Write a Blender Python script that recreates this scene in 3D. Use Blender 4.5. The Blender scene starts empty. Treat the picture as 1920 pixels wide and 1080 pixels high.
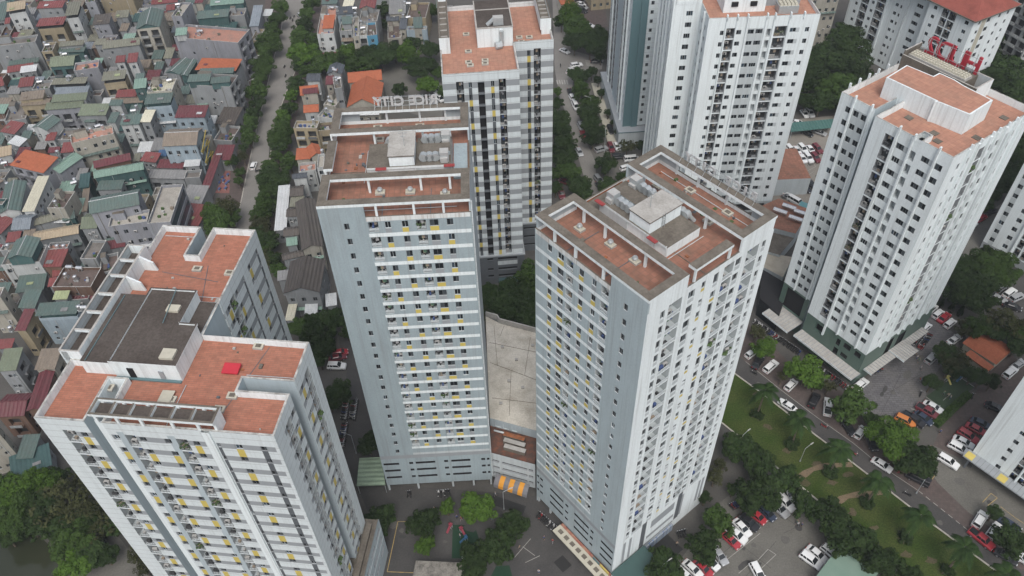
import bpy, math, random
from math import radians as R, sin, cos, pi, atan2, hypot
from mathutils import Vector, Matrix
sc = bpy.context.scene
COL = sc.collection
# ---------------------------------------------------------------- camera
CAMH = 155.0
F_PX, PITCH, ROLL = 1513.447, 0.7916954, -0.03565874      # focal length in px of a 1920 wide frame, tilt below the horizon, roll
_F = Vector((0, cos(PITCH), -sin(PITCH)))
_R0 = Vector((1, 0, 0)); _U0 = _R0.cross(_F)
_R = cos(ROLL)*_R0 + sin(ROLL)*_U0
_U = -sin(ROLL)*_R0 + cos(ROLL)*_U0
cd = bpy.data.cameras.new('camera'); cam = bpy.data.objects.new('camera', cd); COL.objects.link(cam)
cd.sensor_width = 36; cd.lens = F_PX/1920*36; cd.clip_end = 3000; cd.clip_start = 1
cam.matrix_world = Matrix(((_R.x, _U.x, -_F.x, 0), (_R.y, _U.y, -_F.y, 0), (_R.z, _U.z, -_F.z, CAMH), (0, 0, 0, 1)))
sc.camera = cam
def G(u, v, z=0.0):
    """survey: where the sight line of a photograph point meets height z"""
    d = _F + _R*((u-960)/F_PX) + _U*((540-v)/F_PX)
    t = (z-CAMH)/d.z
    return Vector((d.x*t, d.y*t, z))
# ---------------------------------------------------------------- sky, sun, exposure
SUN_EL, SUN_AZ = 56, 177
w = bpy.data.worlds.new('World'); sc.world = w; w.use_nodes = True
nt = w.node_tree; sky = nt.nodes.new('ShaderNodeTexSky'); sky.sky_type = 'NISHITA'; sky.sun_disc = False
sky.sun_elevation = R(SUN_EL); sky.sun_rotation = R(SUN_AZ); sky.dust_density = 5; sky.air_density = 1.0; sky.ozone_density = 1
hs = nt.nodes.new('ShaderNodeHueSaturation'); hs.inputs['Saturation'].default_value = 0.5     # cloud cover greys the sky's light
nt.links.new(sky.outputs[0], hs.inputs['Color'])
bg = nt.nodes['Background']; bg.inputs[1].default_value = 0.15; nt.links.new(hs.outputs[0], bg.inputs[0])
sd = bpy.data.lights.new('sun', 'SUN'); sun = bpy.data.objects.new('sun', sd); COL.objects.link(sun)
sd.energy = 1.15; sd.angle = R(25); sd.color = (1, .985, .955)
az = R(SUN_AZ); el = R(SUN_EL)
sdir = Vector((sin(az)*cos(el), cos(az)*cos(el), sin(el)))
sun.rotation_euler = sdir.to_track_quat('Z', 'Y').to_euler()
sc.view_settings.view_transform = 'Standard'; sc.view_settings.look = 'None'
sc.view_settings.gamma = 1; sc.view_settings.exposure = 0.3
# ---------------------------------------------------------------- helpers
def tag(o, label=None, cat=None, group=None, kind=None):
    if label: o['label'] = label
    if cat: o['category'] = cat
    if group: o['group'] = group
    if kind: o['kind'] = kind
    return o
def empty(name, loc=(0,0,0), rz=0, label=None, cat=None, group=None):
    o = bpy.data.objects.new(name, None); COL.objects.link(o); o.location = loc; o.rotation_euler = (0,0,rz)
    o.empty_display_size = .5
    return tag(o, label, cat, group)
class MB:
    def __init__(s): s.v=[]; s.f=[]; s.m=[]; s.mats=[]
    def mi(s, mat):
        if mat not in s.mats: s.mats.append(mat)
        return s.mats.index(mat)
    def poly(s, pts, mat):
        n = len(s.v); s.v += [tuple(p) for p in pts]; s.f.append(tuple(range(n, n+len(pts)))); s.m.append(s.mi(mat))
    def box(s, x0,x1,y0,y1,z0,z1, mat, top=None, bottom=True):
        if x1<x0: x0,x1=x1,x0
        if y1<y0: y0,y1=y1,y0
        n=len(s.v); s.v += [(x0,y0,z0),(x1,y0,z0),(x1,y1,z0),(x0,y1,z0),(x0,y0,z1),(x1,y0,z1),(x1,y1,z1),(x0,y1,z1)]
        fs=[(0,1,5,4),(1,2,6,5),(2,3,7,6),(3,0,4,7),(4,5,6,7)]+([(3,2,1,0)] if bottom else [])
        i=s.mi(mat); j=s.mi(top) if top else i
        for k,f in enumerate(fs): s.f.append(tuple(n+a for a in f)); s.m.append(j if k==4 else i)
    def hexa(s, b, t, mat, top=None):
        """8 points: bottom ring b, top ring t"""
        n=len(s.v); s.v += [tuple(p) for p in b]+[tuple(p) for p in t]; k=len(b)
        i=s.mi(mat); j=s.mi(top) if top else i
        for a in range(k): c=(a+1)%k; s.f.append((n+a,n+c,n+k+c,n+k+a)); s.m.append(i)
        s.f.append(tuple(n+k+a for a in range(k))); s.m.append(j)
        s.f.append(tuple(n+k-1-a for a in range(k))); s.m.append(i)
    def obox(s, p0, p1, wd, z0, z1, mat, top=None):
        """box along the line p0-p1 (xy), width wd centred"""
        dx,dy=p1[0]-p0[0],p1[1]-p0[1]; l=hypot(dx,dy) or 1; nx,ny=-dy/l*wd/2,dx/l*wd/2
        q=[(p0[0]-nx,p0[1]-ny),(p1[0]-nx,p1[1]-ny),(p1[0]+nx,p1[1]+ny),(p0[0]+nx,p0[1]+ny)]
        s.hexa([(a,b,z0) for a,b in q],[(a,b,z1) for a,b in q],mat,top)
    def tube(s, p0, p1, r0, r1, mat, n=6, cap=True):
        p0=Vector(p0);p1=Vector(p1); d=(p1-p0); 
        if d.length<1e-6: return
        d.normalize(); a=d.orthogonal().normalized(); b=d.cross(a)
        k=len(s.v); i=s.mi(mat)
        for p,r in ((p0,r0),(p1,r1)):
            for j in range(n):
                t=2*pi*j/n; s.v.append(tuple(p+a*cos(t)*r+b*sin(t)*r))
        for j in range(n): c=(j+1)%n; s.f.append((k+j,k+c,k+n+c,k+n+j)); s.m.append(i)
        if cap: s.f.append(tuple(k+n+j for j in range(n))); s.m.append(i); s.f.append(tuple(k+n-1-j for j in range(n))); s.m.append(i)
    def ball(s, c, rx, ry, rz, mat, nu=8, nv=5):
        k=len(s.v); i=s.mi(mat)
        for a in range(1,nv):
            ph=pi*a/nv-pi/2
            for j in range(nu): t=2*pi*j/nu; s.v.append((c[0]+rx*cos(ph)*cos(t),c[1]+ry*cos(ph)*sin(t),c[2]+rz*sin(ph)))
        s.v+= [(c[0],c[1],c[2]-rz),(c[0],c[1],c[2]+rz)]; b=len(s.v)-2; t_=b+1
        for a in range(nv-2):
            for j in range(nu): d=(j+1)%nu; s.f.append((k+a*nu+j,k+a*nu+d,k+(a+1)*nu+d,k+(a+1)*nu+j)); s.m.append(i)
        for j in range(nu):
            d=(j+1)%nu; s.f.append((b,k+d,k+j)); s.m.append(i); s.f.append((t_,k+(nv-2)*nu+j,k+(nv-2)*nu+d)); s.m.append(i)
    def add(s, me, M):
        """append a mesh datablock transformed by M"""
        n=len(s.v); s.v += [tuple(M@v.co) for v in me.vertices]
        mm=[s.mi(m) for m in me.materials]
        for p in me.polygons: s.f.append(tuple(n+a for a in p.vertices)); s.m.append(mm[p.material_index])
    def mesh(s, name, smooth=False):
        me=bpy.data.meshes.new(name); me.from_pydata(s.v,[],s.f)
        for m in s.mats: me.materials.append(m)
        me.polygons.foreach_set('material_index', s.m)
        if smooth: me.polygons.foreach_set('use_smooth',[True]*len(s.f))
        me.update(); return me
    def build(s, name, parent=None, smooth=False):
        o=bpy.data.objects.new(name, s.mesh(name,smooth)); COL.objects.link(o)
        if parent: o.parent=parent
        return o
def bpart(name,root,*a):
    b=MB(); b.box(*a); return b.build(name,root)
def inst(name, me, parent=None, M=None):
    o=bpy.data.objects.new(name, me); COL.objects.link(o)
    if parent: o.parent=parent
    if M is not None: o.matrix_basis=M
    return o
def copy_tree(o, parent=None):
    c=o.copy(); COL.objects.link(c); c.parent=parent
    for ch in list(o.children): copy_tree(ch,c)
    return c
def frame3(pos, dx, dy, dz, sx=1, sy=1, sz=1):
    return Matrix(((dx[0]*sx,dy[0]*sy,dz[0]*sz,pos[0]),(dx[1]*sx,dy[1]*sy,dz[1]*sz,pos[1]),(dx[2]*sx,dy[2]*sy,dz[2]*sz,pos[2]),(0,0,0,1)))
# ---------------------------------------------------------------- materials
MAT={}
def nodes(m): m.use_nodes=True; return m.node_tree, m.node_tree.nodes['Principled BSDF']
def mat(name, col, rough=.8, noise=0, nscale=.5, col2=None, stretch=None, metal=0, bump=0, fine=0, rand=0, spec=None, streak=0, scol=(.16,.155,.145), joints=0):
    """procedural surface: large soft stains (noise), fine grain (fine), per-object variation (rand)"""
    if name in MAT: return MAT[name]
    m=bpy.data.materials.new(name); nt,b=nodes(m); N=nt.nodes; L=nt.links
    b.inputs['Roughness'].default_value=rough; b.inputs['Metallic'].default_value=metal
    if spec is None and rough>=.85: spec=.15
    if spec is not None: b.inputs['Specular IOR Level'].default_value=spec
    col=tuple(col)+(1,); base=N.new('ShaderNodeRGB'); base.outputs[0].default_value=col; out=base.outputs[0]
    tc=N.new('ShaderNodeTexCoord')
    if noise or col2:
        mp=N.new('ShaderNodeMapping'); L.new(tc.outputs['Object'],mp.inputs[0]); mp.inputs['Scale'].default_value=stretch or (1,1,1)
        n=N.new('ShaderNodeTexNoise'); n.inputs['Scale'].default_value=nscale; n.inputs['Detail'].default_value=6; n.inputs['Roughness'].default_value=.65
        L.new(mp.outputs[0],n.inputs['Vector'])
        r=N.new('ShaderNodeMapRange'); r.inputs[1].default_value=.42; r.inputs[2].default_value=.72; r.inputs[3].default_value=0; r.inputs[4].default_value=noise or 1
        L.new(n.outputs[0],r.inputs[0]); mx=N.new('ShaderNodeMix'); mx.data_type='RGBA'
        mx.inputs['B'].default_value=tuple(col2 or [c*.45 for c in col[:3]])+(1,)
        L.new(out,mx.inputs['A']); L.new(r.outputs[0],mx.inputs['Factor']); out=mx.outputs['Result']
    if fine:
        n=N.new('ShaderNodeTexNoise'); n.inputs['Scale'].default_value=3.1; n.inputs['Detail'].default_value=4; L.new(tc.outputs['Object'],n.inputs['Vector'])
        r=N.new('ShaderNodeMapRange'); r.inputs[1].default_value=.3; r.inputs[2].default_value=.7; r.inputs[3].default_value=1-fine; r.inputs[4].default_value=1+fine
        L.new(n.outputs[0],r.inputs[0]); mx=N.new('ShaderNodeVectorMath'); mx.operation='SCALE'; L.new(out,mx.inputs[0]); L.new(r.outputs[0],mx.inputs['Scale']); out=mx.outputs[0]
    if streak:
        for sc3,lo,hi,k in (((1.6,1.6,.035),.5,.72,1.),((3.3,3.3,.1),.5,.8,.45)):
            mp=N.new('ShaderNodeMapping'); L.new(tc.outputs['Object'],mp.inputs[0]); mp.inputs['Scale'].default_value=sc3
            n=N.new('ShaderNodeTexNoise'); n.inputs['Scale'].default_value=1; n.inputs['Detail'].default_value=5; n.inputs['Roughness'].default_value=.7; L.new(mp.outputs[0],n.inputs['Vector'])
            r=N.new('ShaderNodeMapRange'); r.inputs[1].default_value=lo; r.inputs[2].default_value=hi; r.inputs[4].default_value=streak*k; L.new(n.outputs[0],r.inputs[0])
            mx=N.new('ShaderNodeMix'); mx.data_type='RGBA'; L.new(out,mx.inputs['A']); mx.inputs['B'].default_value=tuple(scol)+(1,); L.new(r.outputs[0],mx.inputs['Factor']); out=mx.outputs['Result']
    if joints:
        sp=N.new('ShaderNodeSeparateXYZ'); L.new(tc.outputs['Object'],sp.inputs[0]); a=N.new('ShaderNodeMath'); a.operation='FRACT'; a0=N.new('ShaderNodeMath'); a0.operation='DIVIDE'; a0.inputs[1].default_value=joints; L.new(sp.outputs[2],a0.inputs[0]); L.new(a0.outputs[0],a.inputs[0])
        g=N.new('ShaderNodeMath'); g.operation='LESS_THAN'; g.inputs[1].default_value=.07; L.new(a.outputs[0],g.inputs[0]); g2=N.new('ShaderNodeMath'); g2.operation='MULTIPLY'; g2.inputs[1].default_value=.45; L.new(g.outputs[0],g2.inputs[0])
        mx=N.new('ShaderNodeMix'); mx.data_type='RGBA'; L.new(out,mx.inputs['A']); mx.inputs['B'].default_value=(.2,.21,.21,1); L.new(g2.outputs[0],mx.inputs['Factor']); out=mx.outputs['Result']
    if rand:
        oi=N.new('ShaderNodeObjectInfo'); h=N.new('ShaderNodeHueSaturation'); r=N.new('ShaderNodeMapRange'); r.inputs[3].default_value=1-rand; r.inputs[4].default_value=1+rand
        L.new(oi.outputs['Random'],r.inputs[0]); L.new(r.outputs[0],h.inputs['Value']); L.new(out,h.inputs['Color']); out=h.outputs[0]
    L.new(out,b.inputs['Base Color'])
    if bump:
        n=N.new('ShaderNodeTexNoise'); n.inputs['Scale'].default_value=2.5; n.inputs['Detail'].default_value=5; L.new(tc.outputs['Object'],n.inputs['Vector'])
        bp=N.new('ShaderNodeBump'); bp.inputs['Strength'].default_value=bump; bp.inputs['Distance'].default_value=.1; L.new(n.outputs[0],bp.inputs['Height']); L.new(bp.outputs[0],b.inputs['Normal'])
    MAT[name]=m; return m
def ribbed(name, col, axis=0, pitch=1.0, rough=.55, dirt=.6, dcol=None, strength=.5, rand=0):
    """corrugated sheet: ribs across the axis, dirt streaks"""
    if name in MAT: return MAT[name]
    m=mat(name,col,rough,noise=dirt,nscale=.35,col2=dcol,fine=.12,rand=rand); nt=m.node_tree; N=nt.nodes; L=nt.links; b=N['Principled BSDF']
    tc=N.new('ShaderNodeTexCoord'); sp=N.new('ShaderNodeSeparateXYZ'); L.new(tc.outputs['Object'],sp.inputs[0])
    a=N.new('ShaderNodeMath'); a.operation='MULTIPLY'; L.new(sp.outputs[axis],a.inputs[0]); a.inputs[1].default_value=2*pi/pitch
    s_=N.new('ShaderNodeMath'); s_.operation='SINE'; L.new(a.outputs[0],s_.inputs[0])
    bp=N.new('ShaderNodeBump'); bp.inputs['Strength'].default_value=strength; bp.inputs['Distance'].default_value=.15; L.new(s_.outputs[0],bp.inputs['Height']); L.new(bp.outputs[0],b.inputs['Normal'])
    return m
def bricky(name, c1, c2, cm, w=.6, h=.3, mortar=.02, rough=.85, dirt=.5, dcol=(.1,.07,.05), scale=.25, off=.5):
    if name in MAT: return MAT[name]
    m=bpy.data.materials.new(name); nt,b=nodes(m); N=nt.nodes; L=nt.links; b.inputs['Roughness'].default_value=rough; b.inputs['Specular IOR Level'].default_value=.15
    tc=N.new('ShaderNodeTexCoord'); br=N.new('ShaderNodeTexBrick'); L.new(tc.outputs['Object'],br.inputs['Vector'])
    br.inputs['Color1'].default_value=tuple(c1)+(1,); br.inputs['Color2'].default_value=tuple(c2)+(1,); br.inputs['Mortar'].default_value=tuple(cm)+(1,)
    br.inputs['Scale'].default_value=1; br.inputs['Brick Width'].default_value=w; br.inputs['Row Height'].default_value=h; br.inputs['Mortar Size'].default_value=mortar; br.inputs['Bias'].default_value=0; br.offset=off
    n=N.new('ShaderNodeTexNoise'); n.inputs['Scale'].default_value=scale; n.inputs['Detail'].default_value=8; n.inputs['Roughness'].default_value=.7; L.new(tc.outputs['Object'],n.inputs['Vector'])
    r=N.new('ShaderNodeMapRange'); r.inputs[1].default_value=.45; r.inputs[2].default_value=.75; r.inputs[4].default_value=dirt; L.new(n.outputs[0],r.inputs[0])
    mx=N.new('ShaderNodeMix'); mx.data_type='RGBA'; L.new(br.outputs[0],mx.inputs['A']); mx.inputs['B'].default_value=tuple(dcol)+(1,); L.new(r.outputs[0],mx.inputs['Factor'])
    n2=N.new('ShaderNodeTexNoise'); n2.inputs['Scale'].default_value=1.1; n2.inputs['Detail'].default_value=5; L.new(tc.outputs['Object'],n2.inputs['Vector'])
    r2=N.new('ShaderNodeMapRange'); r2.inputs[1].default_value=.3; r2.inputs[2].default_value=.7; r2.inputs[3].default_value=.9; r2.inputs[4].default_value=1.1; L.new(n2.outputs[0],r2.inputs[0])
    vm=N.new('ShaderNodeVectorMath'); vm.operation='SCALE'; L.new(mx.outputs['Result'],vm.inputs[0]); L.new(r2.outputs[0],vm.inputs['Scale'])
    L.new(vm.outputs[0],b.inputs['Base Color']); MAT[name]=m; return m
VS=(1,1,.12)
WHITE=mat('white_plaster',(.66,.715,.73),.75,noise=.3,nscale=.55,col2=(.44,.47,.47),stretch=VS,fine=.05,streak=.36)
WHITE2=mat('white_panel',(.57,.62,.635),.6,noise=.3,nscale=.5,col2=(.43,.475,.49),stretch=(1,1,.3),fine=.04,streak=.25,joints=1.515)
LGREY=mat('light_grey_plaster',(.42,.46,.475),.8,noise=.35,nscale=.6,col2=(.28,.305,.31),stretch=VS,fine=.04,streak=.25)
GREY=mat('grey_paint',(.255,.275,.29),.75,noise=.35,nscale=.6,col2=(.19,.205,.215),stretch=VS)
DGREY=mat('dark_grey_paint',(.09,.1,.11),.7,noise=.3,nscale=.7)
BLUEG=mat('blue_grey_plaster',(.275,.335,.36),.8,noise=.45,nscale=.4,col2=(.19,.23,.25),stretch=(1,1,.35),fine=.06,streak=.42)
BLUEC=mat('pale_blue_grey_plaster',(.33,.395,.42),.8,noise=.45,nscale=.4,col2=(.26,.3,.32),stretch=(1,1,.35),fine=.06,streak=.42)
BLUE2=mat('pale_blue_plaster',(.36,.42,.45),.8,noise=.3,nscale=.5,col2=(.27,.31,.33),stretch=VS,streak=.25)
YELLOW=mat('yellow_panel',(.5,.4,.1),.6,noise=.2,nscale=1)
CONC=mat('weathered_concrete',(.14,.125,.105),.9,noise=.8,nscale=.45,col2=(.075,.065,.055),fine=.15,bump=.2)
CONCL=mat('light_concrete',(.36,.35,.33),.9,noise=.6,nscale=.5,col2=(.2,.19,.17),fine=.1)
BLACKR=mat('bitumen_roof',(.062,.052,.046),.9,noise=.6,nscale=.12,col2=(.12,.105,.095),fine=.2,bump=.2)
TILE=bricky('terracotta_paving',(.36,.15,.1),(.285,.12,.08),(.22,.11,.085),w=1.1,h=.35,mortar=.03,dirt=.5,dcol=(.19,.115,.085),scale=.16)
TILE2=bricky('faded_terracotta_paving',(.29,.14,.1),(.235,.115,.08),(.17,.1,.08),w=.9,h=.9,mortar=.03,dirt=.85,dcol=(.125,.09,.07),scale=.28,off=0)
TILE3=bricky('pale_terracotta_paving',(.38,.2,.14),(.32,.165,.12),(.26,.145,.11),w=.9,h=.9,mortar=.03,dirt=.6,dcol=(.22,.145,.11),scale=.2,off=0)
RUST=mat('rust_stained_brick',(.3,.11,.05),.9,noise=1,nscale=.9,col2=(.1,.06,.04),stretch=(1,1,.4))
TEAL=mat('teal_panel',(.085,.15,.165),.5,noise=.15,nscale=.4,col2=(.12,.19,.2))
GREENP=mat('dark_green_panel',(.07,.115,.095),.45,noise=.4,nscale=.5,col2=(.1,.13,.11))
IVORY=mat('ivory_slab',(.42,.4,.33),.8,noise=.3,nscale=1)
RUSTW=mat('rust_run_white_paint',(.6,.63,.63),.8,noise=.4,nscale=.8,col2=(.4,.36,.32),stretch=(1,1,.3),streak=.75,scol=(.2,.12,.07))
CAPM=mat('mouldy_coping',(.43,.43,.41),.85,noise=1,nscale=.8,col2=(.13,.125,.115),fine=.1)
GL=[mat('glass_dark',(.012,.015,.018),.25,spec=.35),mat('glass_grey',(.05,.06,.068),.35,spec=.35),mat('glass_curtain',(.2,.21,.2),.6),mat('glass_blue',(.04,.06,.08),.2,spec=.35)]
DARK=mat('dark_interior',(.018,.018,.02),.9)  # near-black; on recess backs and slot sides it paints their shade
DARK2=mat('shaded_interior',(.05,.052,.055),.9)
FRAMEM=mat('aluminium_frame',(.11,.115,.12),.5)
METAL=mat('galvanised_metal',(.42,.45,.46),.4,metal=.4,noise=.3,nscale=2)
AC=mat('ac_casing',(.36,.36,.35),.6,noise=.3,nscale=3)
STEEL=mat('stainless_steel',(.62,.63,.64),.25,metal=.8)
RED2=mat('faded_red_sheet',(.27,.04,.04),.8,noise=.5,nscale=1)
RED=mat('red_sheet',(.42,.02,.035),.6,noise=.2,nscale=1)
SIGNR=mat('red_letter',(.33,.02,.035),.5)
CLOTH=[mat('cloth_%s'%n,c,.9) for n,c in (('white',(.36,.36,.37)),('blue',(.06,.09,.2)),('red',(.26,.06,.06)),('tan',(.28,.23,.18)),('green',(.1,.17,.12)),('grey',(.12,.12,.13)))]
LEAFP=mat('potted_leaves',(.05,.09,.025),.8,noise=.5,nscale=3)
# ---------------------------------------------------------------- windows and balconies
_cache={}
def win_mesh(w,h,v):
    k=('w',round(w,1),round(h,1),v)
    if k in _cache: return _cache[k]
    w,h=k[1],k[2]; b=MB(); t=.05; fm=FRAMEM if v%6 else LGREY
    g1=GL[(0,0,1,0,0,1,3,0)[v%8]]; g2=GL[(0,1,0,0,1,0,0,1)[v%8]]
    b.box(0,w,0,.06,0,t,fm); b.box(0,w,0,.06,h-t,h,fm); b.box(0,t,0,.06,t,h-t,fm); b.box(w-t,w,0,.06,t,h-t,fm)
    n=2 if w<1.6 else 3
    for i in range(1,n): b.box(w*i/n-t/2,w*i/n+t/2,.0,.05,t,h-t,fm)
    for i in range(n):
        x0,x1=w*i/n,w*(i+1)/n; b.poly([(x0,.05,0),(x1,.05,0),(x1,.05,h),(x0,.05,h)], g1 if i%2==0 else g2)
    _cache[k]=b.mesh('window'); return _cache[k]
def bal_mesh(w,h,d,v,style):
    """balcony fittings inside an opening w x h, depth d"""
    k=('b',round(w,1),round(h,1),round(d,1),v,style)
    if k in _cache: return _cache[k]
    w,h,d=k[1:4]; b=MB(); rnd=random.Random(v*7+len(style))
    # door wall glass
    x0=w*.2 if v%2 else w*.08; b.box(x0,x0+min(1.2,w*.6),d-.12,d-.04,.02,min(2.1,h-.1),FRAMEM); b.box(x0+.08,x0+min(1.1,w*.55),d-.16,d-.12,.1,min(2.,h-.2),GL[v%2])
    if style=='solid':
        b.box(0,w,-.02,.08,.34,.72,LGREY)
    else:
        b.box(0,w,-.03,.02,.92,.98,FRAMEM); b.box(0,w,-.03,.02,.1,.14,FRAMEM)
        n=max(3,int(w/.45))
        for i in range(n+1): x=i*w/n; b.box(x-.015,x+.015,-.02,.01,.14,.92,FRAMEM)
    if v%3==0:   # air conditioner unit and its pipe
        x=w*.55 if v%2 else w*.15; b.box(x,x+.8,.25,.6,.5 if v%4 else 1.5,1.1 if v%4 else 2.1,AC); b.box(x+.08,x+.5,.23,.25,.55 if v%4 else 1.55,1.03 if v%4 else 2.03,DARK2)
    b.box(.02,w-.02,.5,.53,h-.35,h-.32,FRAMEM)
    for i in range(2+v%3):   # laundry
        x=rnd.uniform(.05,max(.1,w-.6)); L_=rnd.uniform(.5,.9); b.box(x,x+rnd.uniform(.25,.5),.5+.03*i,.52+.03*i,h-.35-L_,h-.35,CLOTH[rnd.choice((0,0,4,1,3,5,5,3))])
    if v==9:
        for i in range(14):
            x=rnd.uniform(.05,w-.1); z=rnd.uniform(.3,1.3); y=rnd.uniform(-.15,.3); s_=rnd.uniform(.15,.3)
            b.poly([(x-s_,y,z),(x,y-s_,z+.1),(x+s_,y,z+s_),(x,y+s_,z)],LEAFP)
    b.box(rnd.uniform(0,w*.4),rnd.uniform(w*.5,w*.6),.3,.7,.02,rnd.uniform(.3,.9),rnd.choice([AC,DARK2,CLOTH[3],CLOTH[1]]))
    _cache[k]=b.mesh('balcony'); return _cache[k]
class Bld:
    def __init__(s, root): s.root=root; s.items=[]; s.b=MB(); s.rnd=random.Random(root.name)
    def facade(s, fr, L, z0, z1, base, paints=(), holes=(), voids=()):
        """fr=(x,y,dir_deg): wall from (x,y) along dir, outside to its right. paints (s0,s1,z0,z1,mat); holes (s0,s1,z0,z1,depth,side,back)"""
        ox,oy,ang=fr; dx,dy=cos(R(ang)),sin(R(ang)); nx,ny=dy,-dx
        P=lambda a,z,d=0: (ox+dx*a-nx*d, oy+dy*a-ny*d, z)
        q=lambda x: round(x,3)
        S={0,q(L)}; Z={q(z0),q(z1)}
        for r in list(paints)+list(holes)+list(voids):
            for a in r[:2]:
                if 0<a<L: S.add(q(a))
            for a in r[2:4]:
                if z0<a<z1: Z.add(q(a))
        S=sorted(S); Z=sorted(Z); si={a:i for i,a in enumerate(S)}; zi={a:i for i,a in enumerate(Z)}
        ns,nz=len(S)-1,len(Z)-1
        g=[[base]*ns for _ in range(nz)]
        cl=lambda a,lo,hi,D: D[q(min(max(a,lo),hi))]
        def fill(r,val):
            a0,a1=cl(r[0],0,L,si),cl(r[1],0,L,si); b0,b1=cl(r[2],z0,z1,zi),cl(r[3],z0,z1,zi)
            for j in range(b0,b1):
                for i in range(a0,a1): g[j][i]=val
        for r in paints: fill(r,r[4])
        for r in holes: fill(r,None)
        for r in voids: fill(r,None)
        for j in range(nz):
            i=0
            while i<ns:
                m=g[j][i]; k=i
                while k<ns and g[j][k] is m: k+=1
                if m is not None: s.b.poly([P(S[i],Z[j]),P(S[k],Z[j]),P(S[k],Z[j+1]),P(S[i],Z[j+1])],m)
                i=k
        for (a0,a1,b0,b1,d,side,back) in holes:
            a0=max(a0,0);a1=min(a1,L);b0=max(b0,z0);b1=min(b1,z1)
            if a1-a0<.01 or b1-b0<.01: continue
            s.b.poly([P(a0,b0),P(a0,b0,d),P(a0,b1,d),P(a0,b1)],side); s.b.poly([P(a1,b0,d),P(a1,b0),P(a1,b1),P(a1,b1,d)],side)
            s.b.poly([P(a0,b0),P(a1,b0),P(a1,b0,d),P(a0,b0,d)],side); s.b.poly([P(a0,b1,d),P(a1,b1,d),P(a1,b1),P(a0,b1)],side)
            if back: s.b.poly([P(a0,b0,d),P(a1,b0,d),P(a1,b1,d),P(a0,b1,d)],back)
        s.fr=(P,(dx,dy,0),(-nx,-ny,0))
        return P
    def item(s, name, me, a, z, depth, area=1.5):
        P,dx,dy=s.fr; p=P(a,z,depth); M=frame3(p,dx,dy,(0,0,1))
        wp=s.root.matrix_basis@Vector(p) if False else Vector(p)
        rz=s.root.rotation_euler.z; wl=Vector((wp.x*cos(rz)-wp.y*sin(rz),wp.x*sin(rz)+wp.y*cos(rz),wp.z))+s.root.location
        n=Vector((-dy[0],-dy[1],0)); n=Vector((n.x*cos(rz)-n.y*sin(rz),n.x*sin(rz)+n.y*cos(rz),0)); v=Vector((0,0,CAMH))-wl
        wgt=max(0,n.dot(v.normalized()))*area/v.length_squared
        s.items.append((wgt,name,me,M))
    def win(s,a0,a1,b0,b1,depth=.12,v=None):
        if v is None: v=s.rnd.randrange(8)
        s.item('window',win_mesh(a1-a0,b1-b0,v),a0,b0,depth,(a1-a0)*(b1-b0))
    def bal(s,a0,a1,b0,b1,d=1.2,style='rail',v=None):
        if v is None: v=s.rnd.randrange(10)
        s.item('balcony',bal_mesh(a1-a0,b1-b0,d,v,style),a0,b0,0,(a1-a0)*(b1-b0)*1.5)
    def done(s, cap=100):
        s.wall=s.b.build('wall',s.root)
        for nm in sorted({i[1] for i in s.items}):
            L=sorted([i for i in s.items if i[1]==nm],key=lambda i:-i[0])
            for _,n,me,M in L[:cap]: inst(n,me,s.root,M)
            if L[cap:]:
                mb=MB()
                for _,n,me,M in L[cap:]: mb.add(me,M)
                tag(mb.build(nm,s.root),kind='stuff')
def offset(poly,t):
    """mitred inward offset of a CCW rectilinear polygon"""
    n=len(poly); out=[]
    for i in range(n):
        p,c,q=Vector(poly[i-1]),Vector(poly[i]),Vector(poly[(i+1)%n])
        d1=(c-p).normalized(); d2=(q-c).normalized(); n1=Vector((-d1.y,d1.x)); n2=Vector((-d2.y,d2.x))
        k=1+n1.dot(n2); out.append(tuple(c+(n1+n2)*(t/max(k,.3))))
    return out
def parapet(root, poly, zf, zt, t=.25, m=None, top=None, roofm=None, name='parapet', roofname='roof'):
    """coping and inner faces of a parapet whose outer face is the wall, plus the roof deck"""
    m=m or WHITE; inn=offset(poly,t); b=MB(); n=len(poly)
    for i in range(n):
        j=(i+1)%n
        b.poly([(*poly[i],zt),(*poly[j],zt),(*inn[j],zt),(*inn[i],zt)],CAPM if top is CONCL else (top or m))
        b.poly([(*inn[i],zt),(*inn[j],zt),(*inn[j],zf-.02),(*inn[i],zf-.02)],m)
    o=b.build(name,root)
    if roofm: r=MB(); r.poly([(*p,zf) for p in inn],roofm); r.build(roofname,root)
    return o
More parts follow.
